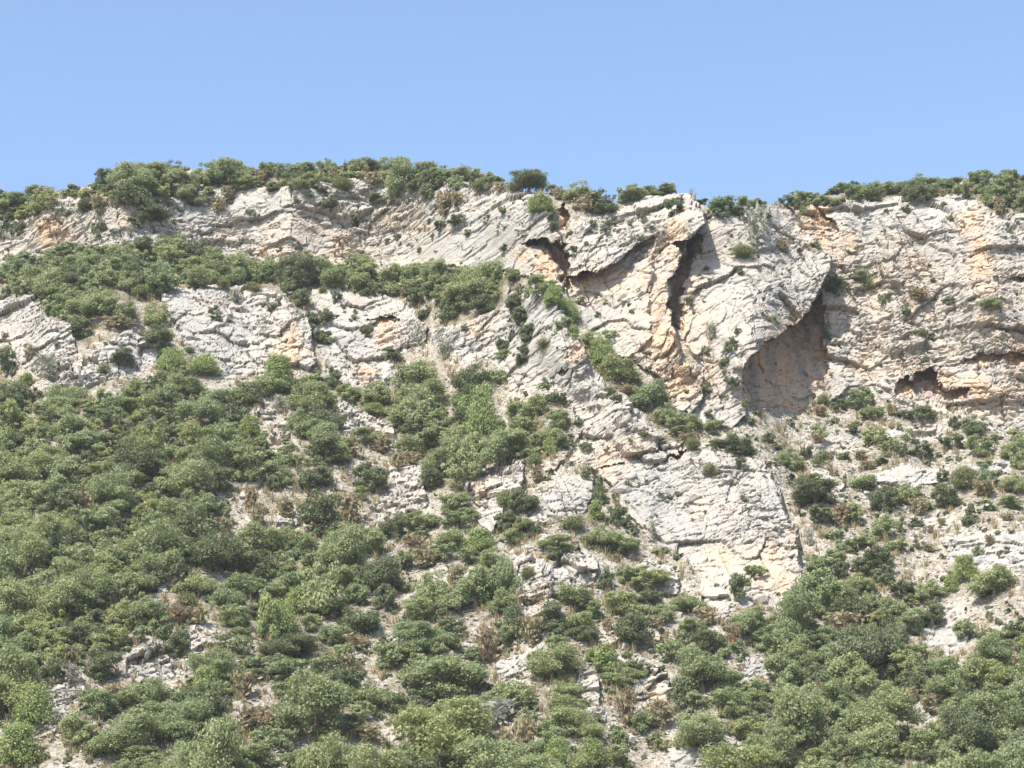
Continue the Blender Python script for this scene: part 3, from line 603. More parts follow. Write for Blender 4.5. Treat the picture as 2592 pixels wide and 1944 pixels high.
    11: "b265,150,105,110 d440,520,230,240 o640,360,290,180 d500,20,180,130 o980,370,290,210 o1210,190,310,180 o1010,170,125,180 d1200,340,210,130 o1500,380,260,180 d1080,600,300,340 o680,560,260,210 d690,640,210,130 o470,860,380,310 g760,800,135,120 g860,850,190,240 o1100,880,210,130 o980,980,310,180 o1600,900,390,400 d1640,680,290,210 c1420,1100,145,230 o550,1060,260,190 o180,1130,340,240 o560,1180,310,190 o650,1330,400,230 r1030,1230,140,230 r1270,1270,180,170 o1150,1300,155,210 g490,1560,230,220 g760,1560,240,220 o950,1560,210,190 g760,1340,84,105 o1830,1150,310,260 g1880,1170,165,185 o2020,1050,210,180 y1740,1330,145,115 y1920,1380,210,180 r870,580,70,90 r1240,550,100,80 r1640,500,130,120 r1860,650,100,130 d1890,270,155,260 o2030,140,155,125 r240,1490,120,200 r90,1540,80,180 d870,200,120,200 r310,640,120,180",
    12: "d1000,60,280,230 d1210,280,190,190 g1690,140,200,200 o1900,230,330,250 g1570,260,110,130 o560,90,220,170 o880,230,220,170 d1430,460,210,230 o1670,600,150,170 d2070,560,200,260 o1930,660,230,180 o1400,300,230,180 r760,560,200,120 o1100,460,260,220 d910,450,250,220 r1270,1120,80,110 r1400,1180,100,110 r480,1480,130,130 d1100,930,170,170 d1180,1040,150,140 r560,1080,100,120 r2100,880,100,120 g520,1610,180,120 b2040,1540,160,170",
}
plants = []    # kind, x, y, w, h  in survey units
for s_, txt in PLANTS.items():
    x0, y0, sc = SECT[s_]
    for tok in txt.split():
        a = [float(v) for v in tok[1:].split(',')]
        plants.append([tok[0], x0 + a[0] * sc, y0 + a[1] * sc, a[2] * sc, a[3] * sc, 1])

# dense thickets between them
THICK = [
    ('ledge', 46, 'ommd', [(0, 670), (63, 655), (110, 640), (170, 625), (285, 632), (411, 620), (557, 635), (580, 670), (700, 665), (890, 678), (1180, 672), (1260, 690), (1265, 750), (1190, 780), (1100, 755), (1000, 735), (940, 735), (850, 712), (700, 706), (600, 706), (506, 715), (430, 712), (411, 735), (323, 715), (262, 735), (245, 780), (177, 796), (126, 790), (104, 750), (48, 732), (0, 718)]),
    ('left slope', 66, 'oommydmdy', [(-240, 985), (40, 975), (100, 995), (200, 1000), (310, 1000), (380, 955), (450, 940), (550, 960), (640, 1000), (600, 1020), (640, 1070), (660, 1100), (640, 1150), (660, 1190), (600, 1200), (510, 1230), (510, 1290), (490, 1330), (490, 1400), (480, 1470), (450, 1520), (440, 1600), (330, 1625), (240, 1680), (180, 1690), (100, 1750), (0, 1780), (-240, 1900)]),
    ('middle', 60, 'ommdg', [(690, 950), (860, 1000), (1000, 970), (1180, 1010), (1250, 1090), (1380, 1010), (1430, 1120), (1380, 1160), (1330, 1170), (1160, 1175), (1070, 1120), (1030, 1180), (900, 1130), (860, 1170), (700, 1170), (640, 1150)]),
    ('lower right', 70, 'ommmdmdoy', [(1700, 1580), (1800, 1575), (1960, 1550), (2040, 1500), (2070, 1400), (2180, 1420), (2290, 1480), (2380, 1540), (2310, 1600), (2370, 1670), (2440, 1680), (2520, 1650), (2600, 1560), (2850, 1500), (2850, 2010), (1760, 2010), (1740, 1820), (1710, 1720)]),
    ('skyline left', 50, 'mmmyd', [(-240, 530), (0, 508), (200, 485), (300, 458), (420, 440), (600, 434), (800, 428), (950, 428), (1100, 442), (1250, 462), (1240, 470), (1000, 455), (900, 452), (700, 466), (600, 462), (520, 474), (420, 492), (200, 494), (120, 500), (60, 545), (0, 552), (-240, 570)]),
    ('skyline right', 50, 'mmd', [(1810, 534), (1990, 522), (2060, 506), (2150, 494), (2300, 476), (2400, 466), (2592, 458), (2850, 448), (2850, 500), (2592, 530), (2520, 520), (2480, 490), (2410, 482), (2300, 488), (2150, 506), (2012, 518), (1900, 534)]),
    ('lower middle', 74, 'ommd', [(470, 1420), (640, 1300), (800, 1330), (1000, 1360), (1180, 1330), (1290, 1400), (1290, 1560), (1420, 1560), (1600, 1520), (1800, 1580), (1700, 1700), (1560, 1660), (1530, 1850), (1740, 1830), (1740, 2010), (300, 2010), (330, 1740), (470, 1720), (560, 1600)]),
]
BARE = [(85, 1290, 30, 18), (410, 1490, 20, 22), (530, 1520, 34, 60), (510, 1610, 40, 50), (400, 1690, 70, 50), (160, 1780, 70, 70), (20, 1830, 30, 30), (620, 1800, 70, 90), (500, 1920, 90, 40), (960, 1700, 60, 120),
        (1000, 1860, 80, 70), (1220, 1560, 60, 70), (1330, 1680, 70, 60), (1350, 1760, 50, 50), (1550, 1620, 60, 40), (1660, 1620, 30, 30), (1500, 1760, 40, 80), (1650, 1750, 60, 60), (1910, 1700, 50, 50), (2420, 1590, 60, 70),
        (2350, 1810, 44, 40), (2060, 1880, 50, 50), (2240, 1490, 40, 30), (2570, 1690, 40, 50), (690, 1290, 100, 50), (600, 1320, 80, 60), (690, 1080, 40, 40), (1620, 1920, 130, 40), (1840, 1900, 110, 40), (1580, 1830, 60, 40),
        (1780, 1800, 60, 24), (820, 1920, 40, 40), (1350, 1500, 60, 80), (1450, 1450, 60, 50), (1000, 1560, 40, 40), (820, 1640, 40, 40), (700, 1660, 30, 40), (2300, 1930, 50, 24)]
NHAND = len(plants)


def rock_at(x, y):
    j = int(np.clip(round((x - gx[0]) / STEP), 0, NC - 1))
    i = int(np.clip(round((y - BOT) / (ridge[j] - BOT) * (NR - 1)), 0, NR - 1))
    return RID[i, j] >= 0


for zi, (zn, w0, kinds, poly) in enumerate(THICK):
    xs = [p[0] for p in poly]; ys = [p[1] for p in poly]
    area = (max(xs) - min(xs)) * (max(ys) - min(ys))
    pts = np.array([[p[1], p[2], p[3]] for p in plants])
    nc_ = int(area / (w0 * w0) * 20)
    cx_ = rng.uniform(min(xs), max(xs), nc_); cy_ = rng.uniform(min(ys), max(ys), nc_)
    ok_ = inpoly(cx_, cy_, poly)
    for x, y in zip(cx_[ok_].tolist(), cy_[ok_].tolist()):
        if any(((x - bx) / rx) ** 2 + ((y - by) / ry) ** 2 < 1 for (bx, by, rx, ry) in BARE):
            continue
        if not zn.startswith(('ledge', 'sky')) and any(rock_at(x + ax * w0, y + ay * w0) for ax, ay in ((0, 0), (0, -.5), (-.45, 0), (.45, 0), (0, .4), (.35, -.4), (-.35, -.4))):
            continue
        w = w0 * (.5 + 1.5 * random.random() ** 1.6) * (1 + .15 * max(0, (y - 1200) / 700)); h = w * random.uniform(.75, 1.15) * (1.3 if random.random() < .12 else 1)
        k = random.choice(kinds)
        dd = np.hypot(pts[:, 0] - x, (pts[:, 1] - y) * 1.5) - .5 * (.56 * w + .58 * pts[:, 2])
        if dd.min() < (14 if zn == 'lower middle' else 8 if zn == 'lower right' else -9 if zn.startswith(('sky', 'ledge')) else 0):
            continue
        plants.append([k, x, y, w, h, 0]); pts = np.vstack([pts, [x, y, w]])

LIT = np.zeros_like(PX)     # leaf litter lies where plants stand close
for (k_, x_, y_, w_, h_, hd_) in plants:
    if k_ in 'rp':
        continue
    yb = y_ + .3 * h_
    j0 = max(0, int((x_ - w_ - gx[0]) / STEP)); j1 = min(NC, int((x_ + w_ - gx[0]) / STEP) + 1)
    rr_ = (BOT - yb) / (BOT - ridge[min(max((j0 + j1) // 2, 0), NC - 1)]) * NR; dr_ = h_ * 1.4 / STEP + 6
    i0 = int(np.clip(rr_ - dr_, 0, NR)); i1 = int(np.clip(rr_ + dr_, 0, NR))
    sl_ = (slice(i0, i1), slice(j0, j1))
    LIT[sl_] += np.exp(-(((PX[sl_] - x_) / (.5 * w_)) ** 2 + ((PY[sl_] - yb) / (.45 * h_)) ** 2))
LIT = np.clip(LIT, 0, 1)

# ------------------------------------------------------------------ hillside and rock objects
ATT = {'stain': st.reshape(-1), 'tan': tan.reshape(-1), 'streak': streak.reshape(-1), 'cave': cavecol.reshape(-1)}


def submesh(name, qs, mat):
    u, inv = np.unique(qs.reshape(-1), return_inverse=True)
    return mesh_np(name, V[u], inv.reshape(-1, 4), mat, {a: v[u] for a, v in ATT.items()})


# the slope itself, carried on down to the valley floor in front and over the back of the ridge
qs = quads[qrid < 0]
u, inv = np.unique(qs.reshape(-1), return_inverse=True)
hv = V[u]
fr = []
base = V.reshape(NR, NC, 3)
front = base[0, ::6]; back = base[-1, ::3]
rows_f = [front]
for dy in (12, 40, 90, 150, 240):
    r = front.copy(); t = dy / 150.0
    r[:, 1] = front[:, 1] - dy
    r[:, 2] = np.maximum(front[:, 2] - dy * .75, -3.0)
    r[:, 0] = front[:, 0] * (1 + .4 * t)
    rows_f.append(r)
rows_b = [back]
for dy, dz in ((3, .9), (8, 1.2), (20, -2), (60, -25), (160, -90)):
    r = back.copy(); r[:, 1] += dy; r[:, 2] += dz; r[:, 0] *= 1 + dy / 400.0
    rows_b.append(r)
allv = [hv]; allq = [inv.reshape(-1, 4)]
off = len(hv)
for rows, flip in ((rows_f, True), (rows_b, False)):
    n = len(rows[0]); g = np.concatenate(rows); id2 = np.arange(len(g)).reshape(len(rows), n) + off
    q = np.stack([id2[:-1, :-1], id2[:-1, 1:], id2[1:, 1:], id2[1:, :-1]], -1).reshape(-1, 4)
    if flip:
        q = q[:, ::-1]
    allv.append(g.astype(np.float32)); allq.append(q); off += len(g)
lit_all = np.concatenate([LIT.reshape(-1)[u], np.full(off - len(hv), .5)])
hill = link('hillside', mesh_np('hillside', np.concatenate(allv), np.concatenate(allq), M_SOIL, {'litter': lit_all}), kind='structure',
            label='steep stony hillside of pale scree and dry soil under the scrub', category='hillside')
rock_obj = {}
for k, (nm, lab, cat, stc, dip, rough, poly) in enumerate(ROCK):
    qq = quads[qrid == k]
    if not len(qq):
        continue
    o = link(nm, submesh(nm, qq, M_ROCK), label=lab, category=cat)
    if stc:
        o['kind'] = 'structure'
    rock_obj[k] = o


def ground(px, py):
    """point of the land at a bearing and altitude reading"""
    j = int(np.clip(round((px - gx[0]) / STEP), 0, NC - 1))
    i = int(np.clip(round((py - BOT) / (ridge[j] - BOT) * (NR - 1)), 0, NR - 1))
    return Xd[i, j], Yd[i, j], Zd[i, j], RID[i, j]


def chunk(seed, npt, mat, name):
    """an angular block: the hull of points on a rounded box"""
    import bmesh
    r = np.random.default_rng(seed)
    bm = bmesh.new()
    for k in range(npt):
        d = r.normal(size=3); d /= np.abs(d).max() * .55 + np.linalg.norm(d) * .45
        bm.verts.new((d * .5 * r.uniform(.8, 1.0)).tolist())
    h = bmesh.ops.convex_hull(bm, input=bm.verts)
    bmesh.ops.delete(bm, geom=[g for g in h['geom_interior'] if isinstance(g, bmesh.types.BMVert)], context='VERTS')
    me = bpy.data.meshes.new(name); bm.to_mesh(me); bm.free()
    me.materials.append(mat)
    return me


def slab_mesh(seed):
    return chunk(seed, 22, M_STONE, 'rock_slab')


SLAB = [slab_mesh(900 + k) for k in range(10)]
for k, ro in rock_obj.items():
    cells = np.argwhere((RID == k) & (CAVE == 0))
    cells = cells[(PX[cells[:, 0], cells[:, 1]] > -20) & (PX[cells[:, 0], cells[:, 1]] < 2612)]
    r = np.random.default_rng(1500 + k)
    n = int(min(140, len(cells) / 330)) if ROCK[k][0] != 'boulder' else 0
    for (i, j) in cells[r.integers(0, len(cells), n)]:
        o = link('rock_slab', SLAB[r.integers(10)], ro)
        L = r.uniform(.55, 1.9); T = L * r.uniform(.28, .5)
        o.scale = (L, r.uniform(.5, .9), T)
        o.location = (Xd[i, j], Yd[i, j] + .14, Zd[i, j])
        o.rotation_euler = (r.uniform(-.1, .25), -math.radians(ROCK[k][4] + r.normal() * 5), r.uniform(-.3, .3))
        o['stain'] = float(st[i, j]); o['tan'] = float(tan[i, j]); o['streak'] = float(streak[i, j] * .6)


# ------------------------------------------------------------------ plant shapes (unit size: about 1 wide, 0..1 high)
def unit(v):
    return v / np.maximum(np.linalg.norm(v, axis=-1, keepdims=True), 1e-6)


def leaf_quads(c, nrm, size, r, asp=1.5):
    n = len(c)
    t = unit(np.cross(nrm, r.normal(size=(n, 3))))
    b = np.cross(nrm, t)
    s = size * r.uniform(.6, 1.35, n)[:, None]
    t = t * s * .5 * asp; b = b * s * .5
    v = np.stack([c - t, c - b * .9, c + t, c + b * .9], 1).reshape(-1, 3)
    return v, np.arange(4 * n).reshape(n, 4)


def crown(seed, nclump, nleaf, lsize, style):
    r = np.random.default_rng(seed)
    cs, rs = [], []
    cl = {52: 1}.get(nclump, 1.0 if nclump > 30 else 1.35 if nclump > 14 else 1.7)
    lobes = [(np.array([r.uniform(-.06, .06), r.uniform(-.06, .06), .50]), .36), (np.array([r.uniform(-.06, .06), r.uniform(-.06, .06), .28]), .34)]
    a0 = r.uniform(0, 6.283); nlb = int(r.integers(6, 9))
    for m_ in range(nlb):
        a = a0 + m_ * 6.283 / nlb + r.normal() * .3; rd = r.uniform(.20, .34)
        if seed % 3 == 2 and m_ % 2:
            rd *= 1.15
        lobes.append((np.array([math.cos(a) * rd, math.sin(a) * rd, r.uniform(.12, .66)]), r.uniform(.14, .23)))
    while len(cs) < nclump:
        d = unit(r.normal(size=3))
        if style == 'cone':
            z = r.random() ** 1.3
            rad = .44 * (1 - z) ** .8 * math.sqrt(r.uniform(.3, 1)); a = r.uniform(0, 6.283)
            p = np.array([rad * math.cos(a), rad * math.sin(a), .08 + z * .8]); rr = r.uniform(.09, .15)
        elif style == 'dome':
            if d[2] < -.1:
                continue
            p = np.array([d[0] * .26, d[1] * .26, .32 + d[2] * .36]); rr = r.uniform(.19, .24)
        elif style == 'pine':
            z = r.random()
            rad = (.40 - .22 * z) * math.sqrt(r.uniform(.25, 1)); a = r.uniform(0, 6.283)
            p = np.array([rad * math.cos(a), rad * math.sin(a), .16 + z * .68]); rr = r.uniform(.10, .17)
        else:
            if d[2] < -.8:
                continue
            lc, lr = lobes[r.integers(len(lobes))]
            q = r.uniform(.55, 1.0)
            p = lc + d * lr * q * np.array([1, 1, .85]); rr = r.uniform(.05, .115) * cl
            if p[2] < .03 or p[2] > .97:
                continue
        cs.append(p); rs.append(rr)
    cs = np.array(cs); rs = np.array(rs)
    w = rs ** 2; w /= w.sum()
    ci = r.choice(nclump, nleaf, p=w)
    d = r.normal(size=(nleaf, 3)); d[:, 2] = d[:, 2] * .85 + .22
    d = unit(d)
    air = 1.4 + .5 * (seed % 3 == 1)
    f = r.uniform(.3, air, nleaf) ** .7
    sq = np.array([1.1, 1.1, .78])
    c = cs[ci] + d * rs[ci][:, None] * f[:, None] * sq
    nrm = unit(d + r.normal(size=(nleaf, 3)) * .65 + np.array([-.12, -.12, .35]))
    v, q = leaf_quads(c, nrm, lsize, r)
    return v, q, cs


def tube(p0, p1, r0, r1, n=5):
    p0 = np.array(p0, float); p1 = np.array(p1, float)
    ax = unit(p1 - p0); t = unit(np.cross(ax, [.3, .9, .2])); b = np.cross(ax, t)
    a = np.arange(n) * 2 * math.pi / n
    ring = np.cos(a)[:, None] * t + np.sin(a)[:, None] * b
    v = np.concatenate([p0 + ring * r0, p1 + ring * r1])
    q = np.array([[i, (i + 1) % n, n + (i + 1) % n, n + i] for i in range(n)])
    return v, q


def merge(parts):
    vs_, qs_, o = [], [], 0
    for v, q in parts:
        vs_.append(v); qs_.append(q + o); o += len(v)
    return np.concatenate(vs_), np.concatenate(qs_)


def limbs(seed, cs, thick=.035):
    r = np.random.default_rng(seed + 99)
    parts = []
    fork = np.array([r.uniform(-.05, .05), r.uniform(-.05, .05), .26])
    parts.append(tube((0, 0, -.12), fork, thick * 1.25, thick, 7))
    for k in r.choice(len(cs), min(7, len(cs)), replace=False):
        mid = fork * .45 + cs[k] * .55 + r.normal(size=3) * .03
        parts.append(tube(fork, mid, thick * .75, thick * .45))
        parts.append(tube(mid, cs[k], thick * .45, thick * .15))
    return merge(parts)


SIZES = {'X': (170, 14000, .024), 'L': (95, 6800, .034), 'M': (48, 2800, .052), 'S': (22, 850, .092)}
CROWN = {}
for style in ('round', 'pine', 'dome', 'cone'):
    for sz, (nc, nl, ls) in SIZES.items():
        if sz == 'X' and style in ('dome', 'cone'):
            continue
        nv = 7 if style == 'round' else 2
        for v_ in range(nv):
            sd = hash((style, sz)) % 1 + v_ * 7 + {'round': 10, 'pine': 400, 'dome': 800, 'cone': 1200}[style] + {'L': 0, 'M': 100, 'S': 200, 'X': 300}[sz]
            if style == 'dome':
                nc2, ls2 = 24, ls * .8
            else:
                nc2, ls2 = nc, ls
            v, q, cs = crown(sd, nc2, nl, ls2, style)
            me = mesh_np('crown', v, q, None)
            me.materials.append(M_BARK)
            tv, tq = limbs(sd, cs)
            CROWN.setdefault((style, sz), []).append((me, mesh_np('trunk', tv, tq, M_BARK)))


def twig_shrub(seed, nst, leaf, lsize):
    """upright thin stems with little leaf"""
    r = np.random.default_rng(seed)
    parts = []
    for k in range(nst):
        a = r.uniform(0, 6.283); sp = r.uniform(.05, .42); h = r.uniform(.55, 1.0)
        p1 = np.array([math.cos(a) * sp * .5, math.sin(a) * sp * .5, h * .5]); p2 = np.array([math.cos(a) * sp, math.sin(a) * sp, h])
        parts.append(tube((math.cos(a) * .04, math.sin(a) * .04, -.08), p1, .011, .008, 3)); parts.append(tube(p1, p2, .008, .003, 3))
        for g in range(2):
            e = p1 + (p2 - p1) * r.uniform(.1, .7); f = e + np.array([r.normal() * .1, r.normal() * .1, r.uniform(.1, .25)])
            parts.append(tube(e, f, .006, .003, 3))
    c = np.stack([r.normal(size=leaf) * .20, r.normal(size=leaf) * .20, r.uniform(.08, .95, leaf)], 1)
    c[:, :2] *= (.5 + .7 * c[:, 2:3])
    nrm = unit(r.normal(size=(leaf, 3)) * np.array([1, 1, .5]))
    parts.append(leaf_quads(c, nrm, lsize, r, 2.2))
    v, q = merge(parts)
    return mesh_np('twigs', v, q, None)


TWIG = {'r': [twig_shrub(2000 + k, 16, 420, .11) for k in range(4)], 'p': [twig_shrub(2100 + k, 30, 240, .085) for k in range(3)]}
for l_ in TWIG.values():
    for me in l_:
        me.materials.append(M_BARK)
KIND = {   # name of the kind, crown style, colour words
    'o': ('evergreen_tree', 'round', 'grey-green', 'evergreen'),
    'd': ('dark_shrub', 'round', 'dark green', 'shrub'),
    'g': ('pine_tree', 'pine', 'bright green', 'pine'),
    'b': ('round_shrub', 'dome', 'olive green rounded', 'shrub'),
    'r': ('rust_shrub', 'twig', 'rust brown', 'shrub'),
    'p': ('bare_shrub', 'twig', 'pale thinly leaved', 'shrub'),
    'c': ('conical_shrub', 'cone', 'dark green conical', 'shrub'),
    'y': ('yellow_green_tree', 'round', 'yellow-green', 'evergreen'),
    'm': ('grey_green_shrub', 'round', 'soft grey-green', 'shrub'),
}
NAMES_N = {}

# ------------------------------------------------------------------ build the plants
LANDMARK = [(190, 410, 'above the left cliff'), (660, 420, 'on the left skyline'), (1000, 430, 'on the skyline over the long cliff'), (1340, 470, 'above the dark notch'), (1620, 480, 'above the leaning slab'),
            (1900, 500, 'on the skyline above the broad buttress'), (2350, 450, 'on the right skyline'), (130, 560, 'on the left end of the long cliff'), (420, 520, 'at the left cliff rim'), (700, 560, 'on the long cliff, left half'),
            (1050, 560, 'on the long cliff, right half'), (1300, 600, 'left of the dark notch'), (1560, 600, 'on the leaning slab'), (1560, 780, 'on the smooth grey face'), (1740, 760, 'beside the orange slit'), (1900, 700, 'on the broad buttress'),
            (2200, 730, 'on the far right cliff, left part'), (2450, 760, 'on the far right cliff, right part'), (200, 700, 'on the leafy ledge, left end'), (600, 690, 'on the leafy ledge, middle'), (1000, 690, 'on the leafy ledge, right half'), (1250, 730, 'at the leafy ledge end'),
            (60, 860, 'by the left edge outcrop'), (320, 850, 'between the left outcrop and layered slab'), (580, 850, 'on the finely layered slab'), (790, 860, 'in the cleft right of the layered slab'), (950, 880, 'by the small dark overhang'),
            (1320, 820, 'at the top of the middle rib'), (1480, 830, 'in the gully behind the rib, top'), (1620, 990, 'in the gully behind the rib, middle'), (1760, 1080, 'at the gully foot'), (1500, 1050, 'on the middle rib'), (1800, 1250, 'on the big middle slab'),
            (1350, 1060, 'left of the middle rib'), (1180, 1000, 'beside the tall bright pine'), (850, 960, 'below the layered rocks'), (900, 1080, 'by the stepped white outcrop'), (1060, 1240, 'by the grey slabby outcrop'), (1250, 1250, 'by the castle like block'),
            (1250, 1370, 'below the castle like block'), (1450, 1330, 'by the square topped block'), (1600, 1330, 'below left of the big slab'), (750, 1250, 'on the bare patch left of middle'), (800, 1400, 'below the dark middle tree'), (400, 1000, 'at the top of the left slope'),
            (150, 1050, 'high on the left slope'), (150, 1250, 'midway on the left slope'), (450, 1150, 'on the left slope, right side'), (420, 1380, 'low on the left slope, right side'), (150, 1500, 'low on the left slope'), (520, 1560, 'beside the bare gully at left'),
            (380, 1720, 'by the rounded outcrop at lower left'), (80, 1850, 'in the lower left corner'), (350, 1850, 'at the bottom, left'), (620, 1850, 'at the bottom, left of middle'), (760, 1560, 'in the lower left middle'), (850, 1780, 'by the broad crowned tree'),
            (1080, 1880, 'at the bottom, middle'), (1080, 1650, 'in the lower middle'), (1350, 1480, 'by the weathered twin outcrops'), (1400, 1650, 'above the narrow crag'), (1380, 1800, 'left of the narrow crag'), (1550, 1720, 'between the crag and pointed outcrop'),
            (1480, 1900, 'at the bottom, right of middle'), (1650, 1500, 'by the domed outcrop'), (1780, 1700, 'right of the pointed outcrop'), (1760, 1880, 'low down beyond the pointed outcrop'), (1950, 1560, 'below the big slab corner'), (2000, 1750, 'in the lower right thicket, left'),
            (2250, 1650, 'in the lower right thicket, middle'), (2200, 1850, 'at the bottom, right'), (2480, 1800, 'in the lower right corner'), (2500, 1580, 'near the right edge slab'), (2080, 1330, 'right of the big slab'), (2000, 1180, 'above the big slab corner'),
            (1960, 1060, 'at the cave foot'), (2200, 1050, 'below the right cliff, left'), (2420, 1100, 'below the right cliff, right'), (2250, 1200, 'by the low grey scree slab'), (2300, 1350, 'on the right scree slope'), (2500, 1250, 'on the far right scree'), (2500, 1420, 'on the white steps at far right')]
ORD = ['leftmost', 'second from left', 'third from left', 'fourth from left', 'fifth from left', 'sixth from left', 'seventh from left', 'eighth from left', 'ninth from left', 'tenth from left', 'eleventh from left', 'twelfth from left'] + [n_ + ' from left' for n_ in 'thirteenth fourteenth fifteenth sixteenth seventeenth eighteenth nineteenth twentieth'.split()]


def place_all():
    cnt = {}
    order = sorted(range(len(plants)), key=lambda i: -(plants[i][3] * plants[i][4]))
    solo = {}
    rest = []
    for i in order:
        k, x, y, w, h, hand = plants[i]
        nm = KIND[k][0]
        if x + w / 2 < -10 or x - w / 2 > 2602 or y - h / 2 > 1955:
            rest.append(i); continue
        if cnt.get(nm, 0) >= 298:
            rest.append(i); continue
        cnt[nm] = cnt.get(nm, 0) + 1
        a = min(range(len(LANDMARK)), key=lambda q: (LANDMARK[q][0] - x) ** 2 + (1.3 * (LANDMARK[q][1] - y)) ** 2)
        solo.setdefault((k, a), []).append(i)
    n_obj = 0
    for (k, a), ids in solo.items():
        ids.sort(key=lambda i: plants[i][1])
        row = {}
        if len(ids) > 10:
            med = sorted(plants[i][2] for i in ids)
            nb_ = 2 if len(ids) <= 24 else 3
            for i in ids:
                row[i] = min(nb_ - 1, int(nb_ * med.index(plants[i][2]) / len(ids)))
            rown = ['upper row', 'lower row'] if nb_ == 2 else ['upper row', 'middle row', 'lower row']
        kn, style, colw, cat = KIND[k]
        for n, i in enumerate(ids):
            _, x, y, w, h, hand = plants[i]
            r = random.Random(i * 31 + 5)
            gx_, gy_, gz_, rid = ground(x, y + .44 * h)
            sc = gy_ / CP / F * 1.03
            kk = 1.09 if hand else 1.2
            W = w * sc * kk; H = h * sc * kk * 1.08
            size = 'X' if W > 4.4 else 'L' if W > 2.5 else ('M' if W > 1.15 else 'S')
            big = W > 2.0 and style in ('round', 'pine')
            words = ('large ' if W > 4 else 'tall ' if H > 1.3 * W else 'small ' if W < 1.3 else '')
            what = 'tree' if big or k in 'oyg' else 'shrub'
            if k == 'g':
                what = 'pine'
            lab = f"{words}{colw} {what} {LANDMARK[a][2]}"
            peers = [q for q in ids if row.get(q) == row.get(i)]
            if row:
                lab += ', ' + rown[row[i]]
            if len(peers) > 1:
                lab += ', ' + ('rightmost' if i == peers[-1] else ORD[peers.index(i)])
            rot = r.uniform(0, 6.283)
            dep = min(W, max(W * .75, 1.0))
            props = dict(label=lab, category=what if what != 'shrub' else 'shrub', group=f"{colw} {KIND[k][0].split('_')[-1]}s on the hillside")
            mat = LEAF['d' if k == 'c' else 'o' if k == 'm' else k]
            if style == 'twig':
                me = r.choice(TWIG[k])
                o = link(kn, me, **props)
                o.material_slots[0].link = 'OBJECT'; o.material_slots[0].material = mat
                o.location = (gx_, gy_, gz_); o.scale = (W * 1.25, W * 1.1, H); o.rotation_euler = (0, 0, rot)
                n_obj += 1
                continue
            cme, tme = r.choice(CROWN.get((style, size)) or CROWN[(style, 'L')])
            if big:
                root = bpy.data.objects.new(kn, None); COL.objects.link(root)
                root.empty_display_size = .3
                for p_, v_ in props.items():
                    root[p_] = v_
                c = link('crown', cme, root); t = link('trunk', tme, root)
            else:
                root = c = link(kn, cme, **props)
            c.material_slots[0].link = 'OBJECT'; c.material_slots[0].material = mat
            root.location = (gx_, gy_ + .05 * W, gz_ - .06 * H); root.rotation_euler = (0, 0, rot); root.scale = (W, W, H)
            n_obj += 1
    # whatever is left over of a kind, beyond the counted ones, as one mass
    parts = {'o': [], 'd': []}
    for i in rest:
        k, x, y, w, h, hand = plants[i]
        gx_, gy_, gz_, rid = ground(x, y + .44 * h)
        sc = gy_ / CP / F * 1.1
        v, q, cs = crown(5000 + i, 14, 300, .135, 'round')
        parts['d' if k in 'dbc' else 'o'].append((v * np.array([w * sc, w * sc, h * sc]) + np.array([gx_, gy_, gz_ - .06 * h * sc]), q))
    for m_, nm_, lab_ in (('o', 'grey_green_scrub', 'mass of small grey-green scrub filling gaps and the slope edges'), ('d', 'dark_green_scrub', 'mass of the smallest dark green scrub on cliffs and slope')):
        if parts[m_]:
            v, q = merge(parts[m_])
            link(nm_, mesh_np(nm_, v, q, LEAF[m_]), kind='stuff', label=lab_, category='scrub')
    print('plants', len(plants), 'objects', n_obj, 'rest', len(rest), cnt)


place_all()

# ------------------------------------------------------------------ dry grass, dwarf scrub, loose stones
SOILPTS = np.argwhere(RID < 0)


def scatter(n, cond, pool=None):
    pool = SOILPTS if pool is None else pool
    out = []
    sel = rng.integers(0, len(pool), n * 4)
    for s_ in sel:
        i, j = pool[s_]
        if cond(PX[i, j], PY[i, j]):
            out.append((i, j))
            if len(out) >= n:
                break
    return out


def grass():
    r = np.random.default_rng(91)
    tk = fbm(PX / 70, PY / 50, 801, 3)
    parts = {'t': [], 'r': []}
    spots = scatter(7000, lambda x, y: y > 900 or (y > 640 and x < 1300) or y < 520)
    for (i, j) in spots:
        if tk[i, j] < -.18:
            continue
        b = np.array([Xd[i, j], Yd[i, j], Zd[i, j]])
        n = 16
        h = r.uniform(.3, 1.0)
        a = r.uniform(0, 6.283, n); sp = r.uniform(.05, .45, n)
        base_ = b + np.stack([np.cos(a) * sp * .4, np.sin(a) * sp * .4, np.full(n, -.05)], 1)
        tip = b + np.stack([np.cos(a) * sp, np.sin(a) * sp, h * r.uniform(.5, 1, n)], 1)
        side = np.stack([-np.sin(a + r.uniform(-1, 1, n)), np.cos(a), np.zeros(n)], 1) * r.uniform(.02, .05, n)[:, None]
        v = np.stack([base_ - side, base_ + side, tip + side * .4, tip - side * .4], 1).reshape(-1, 3)
        parts['t' if r.random() < .72 else 'r'].append((v, np.arange(4 * n).reshape(n, 4)))
    v, q = merge(parts['t'])
    link('dry_grass', mesh_np('dry_grass', v, q, LEAF['t']), kind='stuff', label='straw coloured dry grass in tufts between the bushes', category='grass')
    v, q = merge(parts['r'])
    link('dry_undergrowth', mesh_np('dry_undergrowth', v, q, LEAF['r']), kind='stuff', label='rust brown dry undergrowth between the bushes', category='undergrowth')


grass()


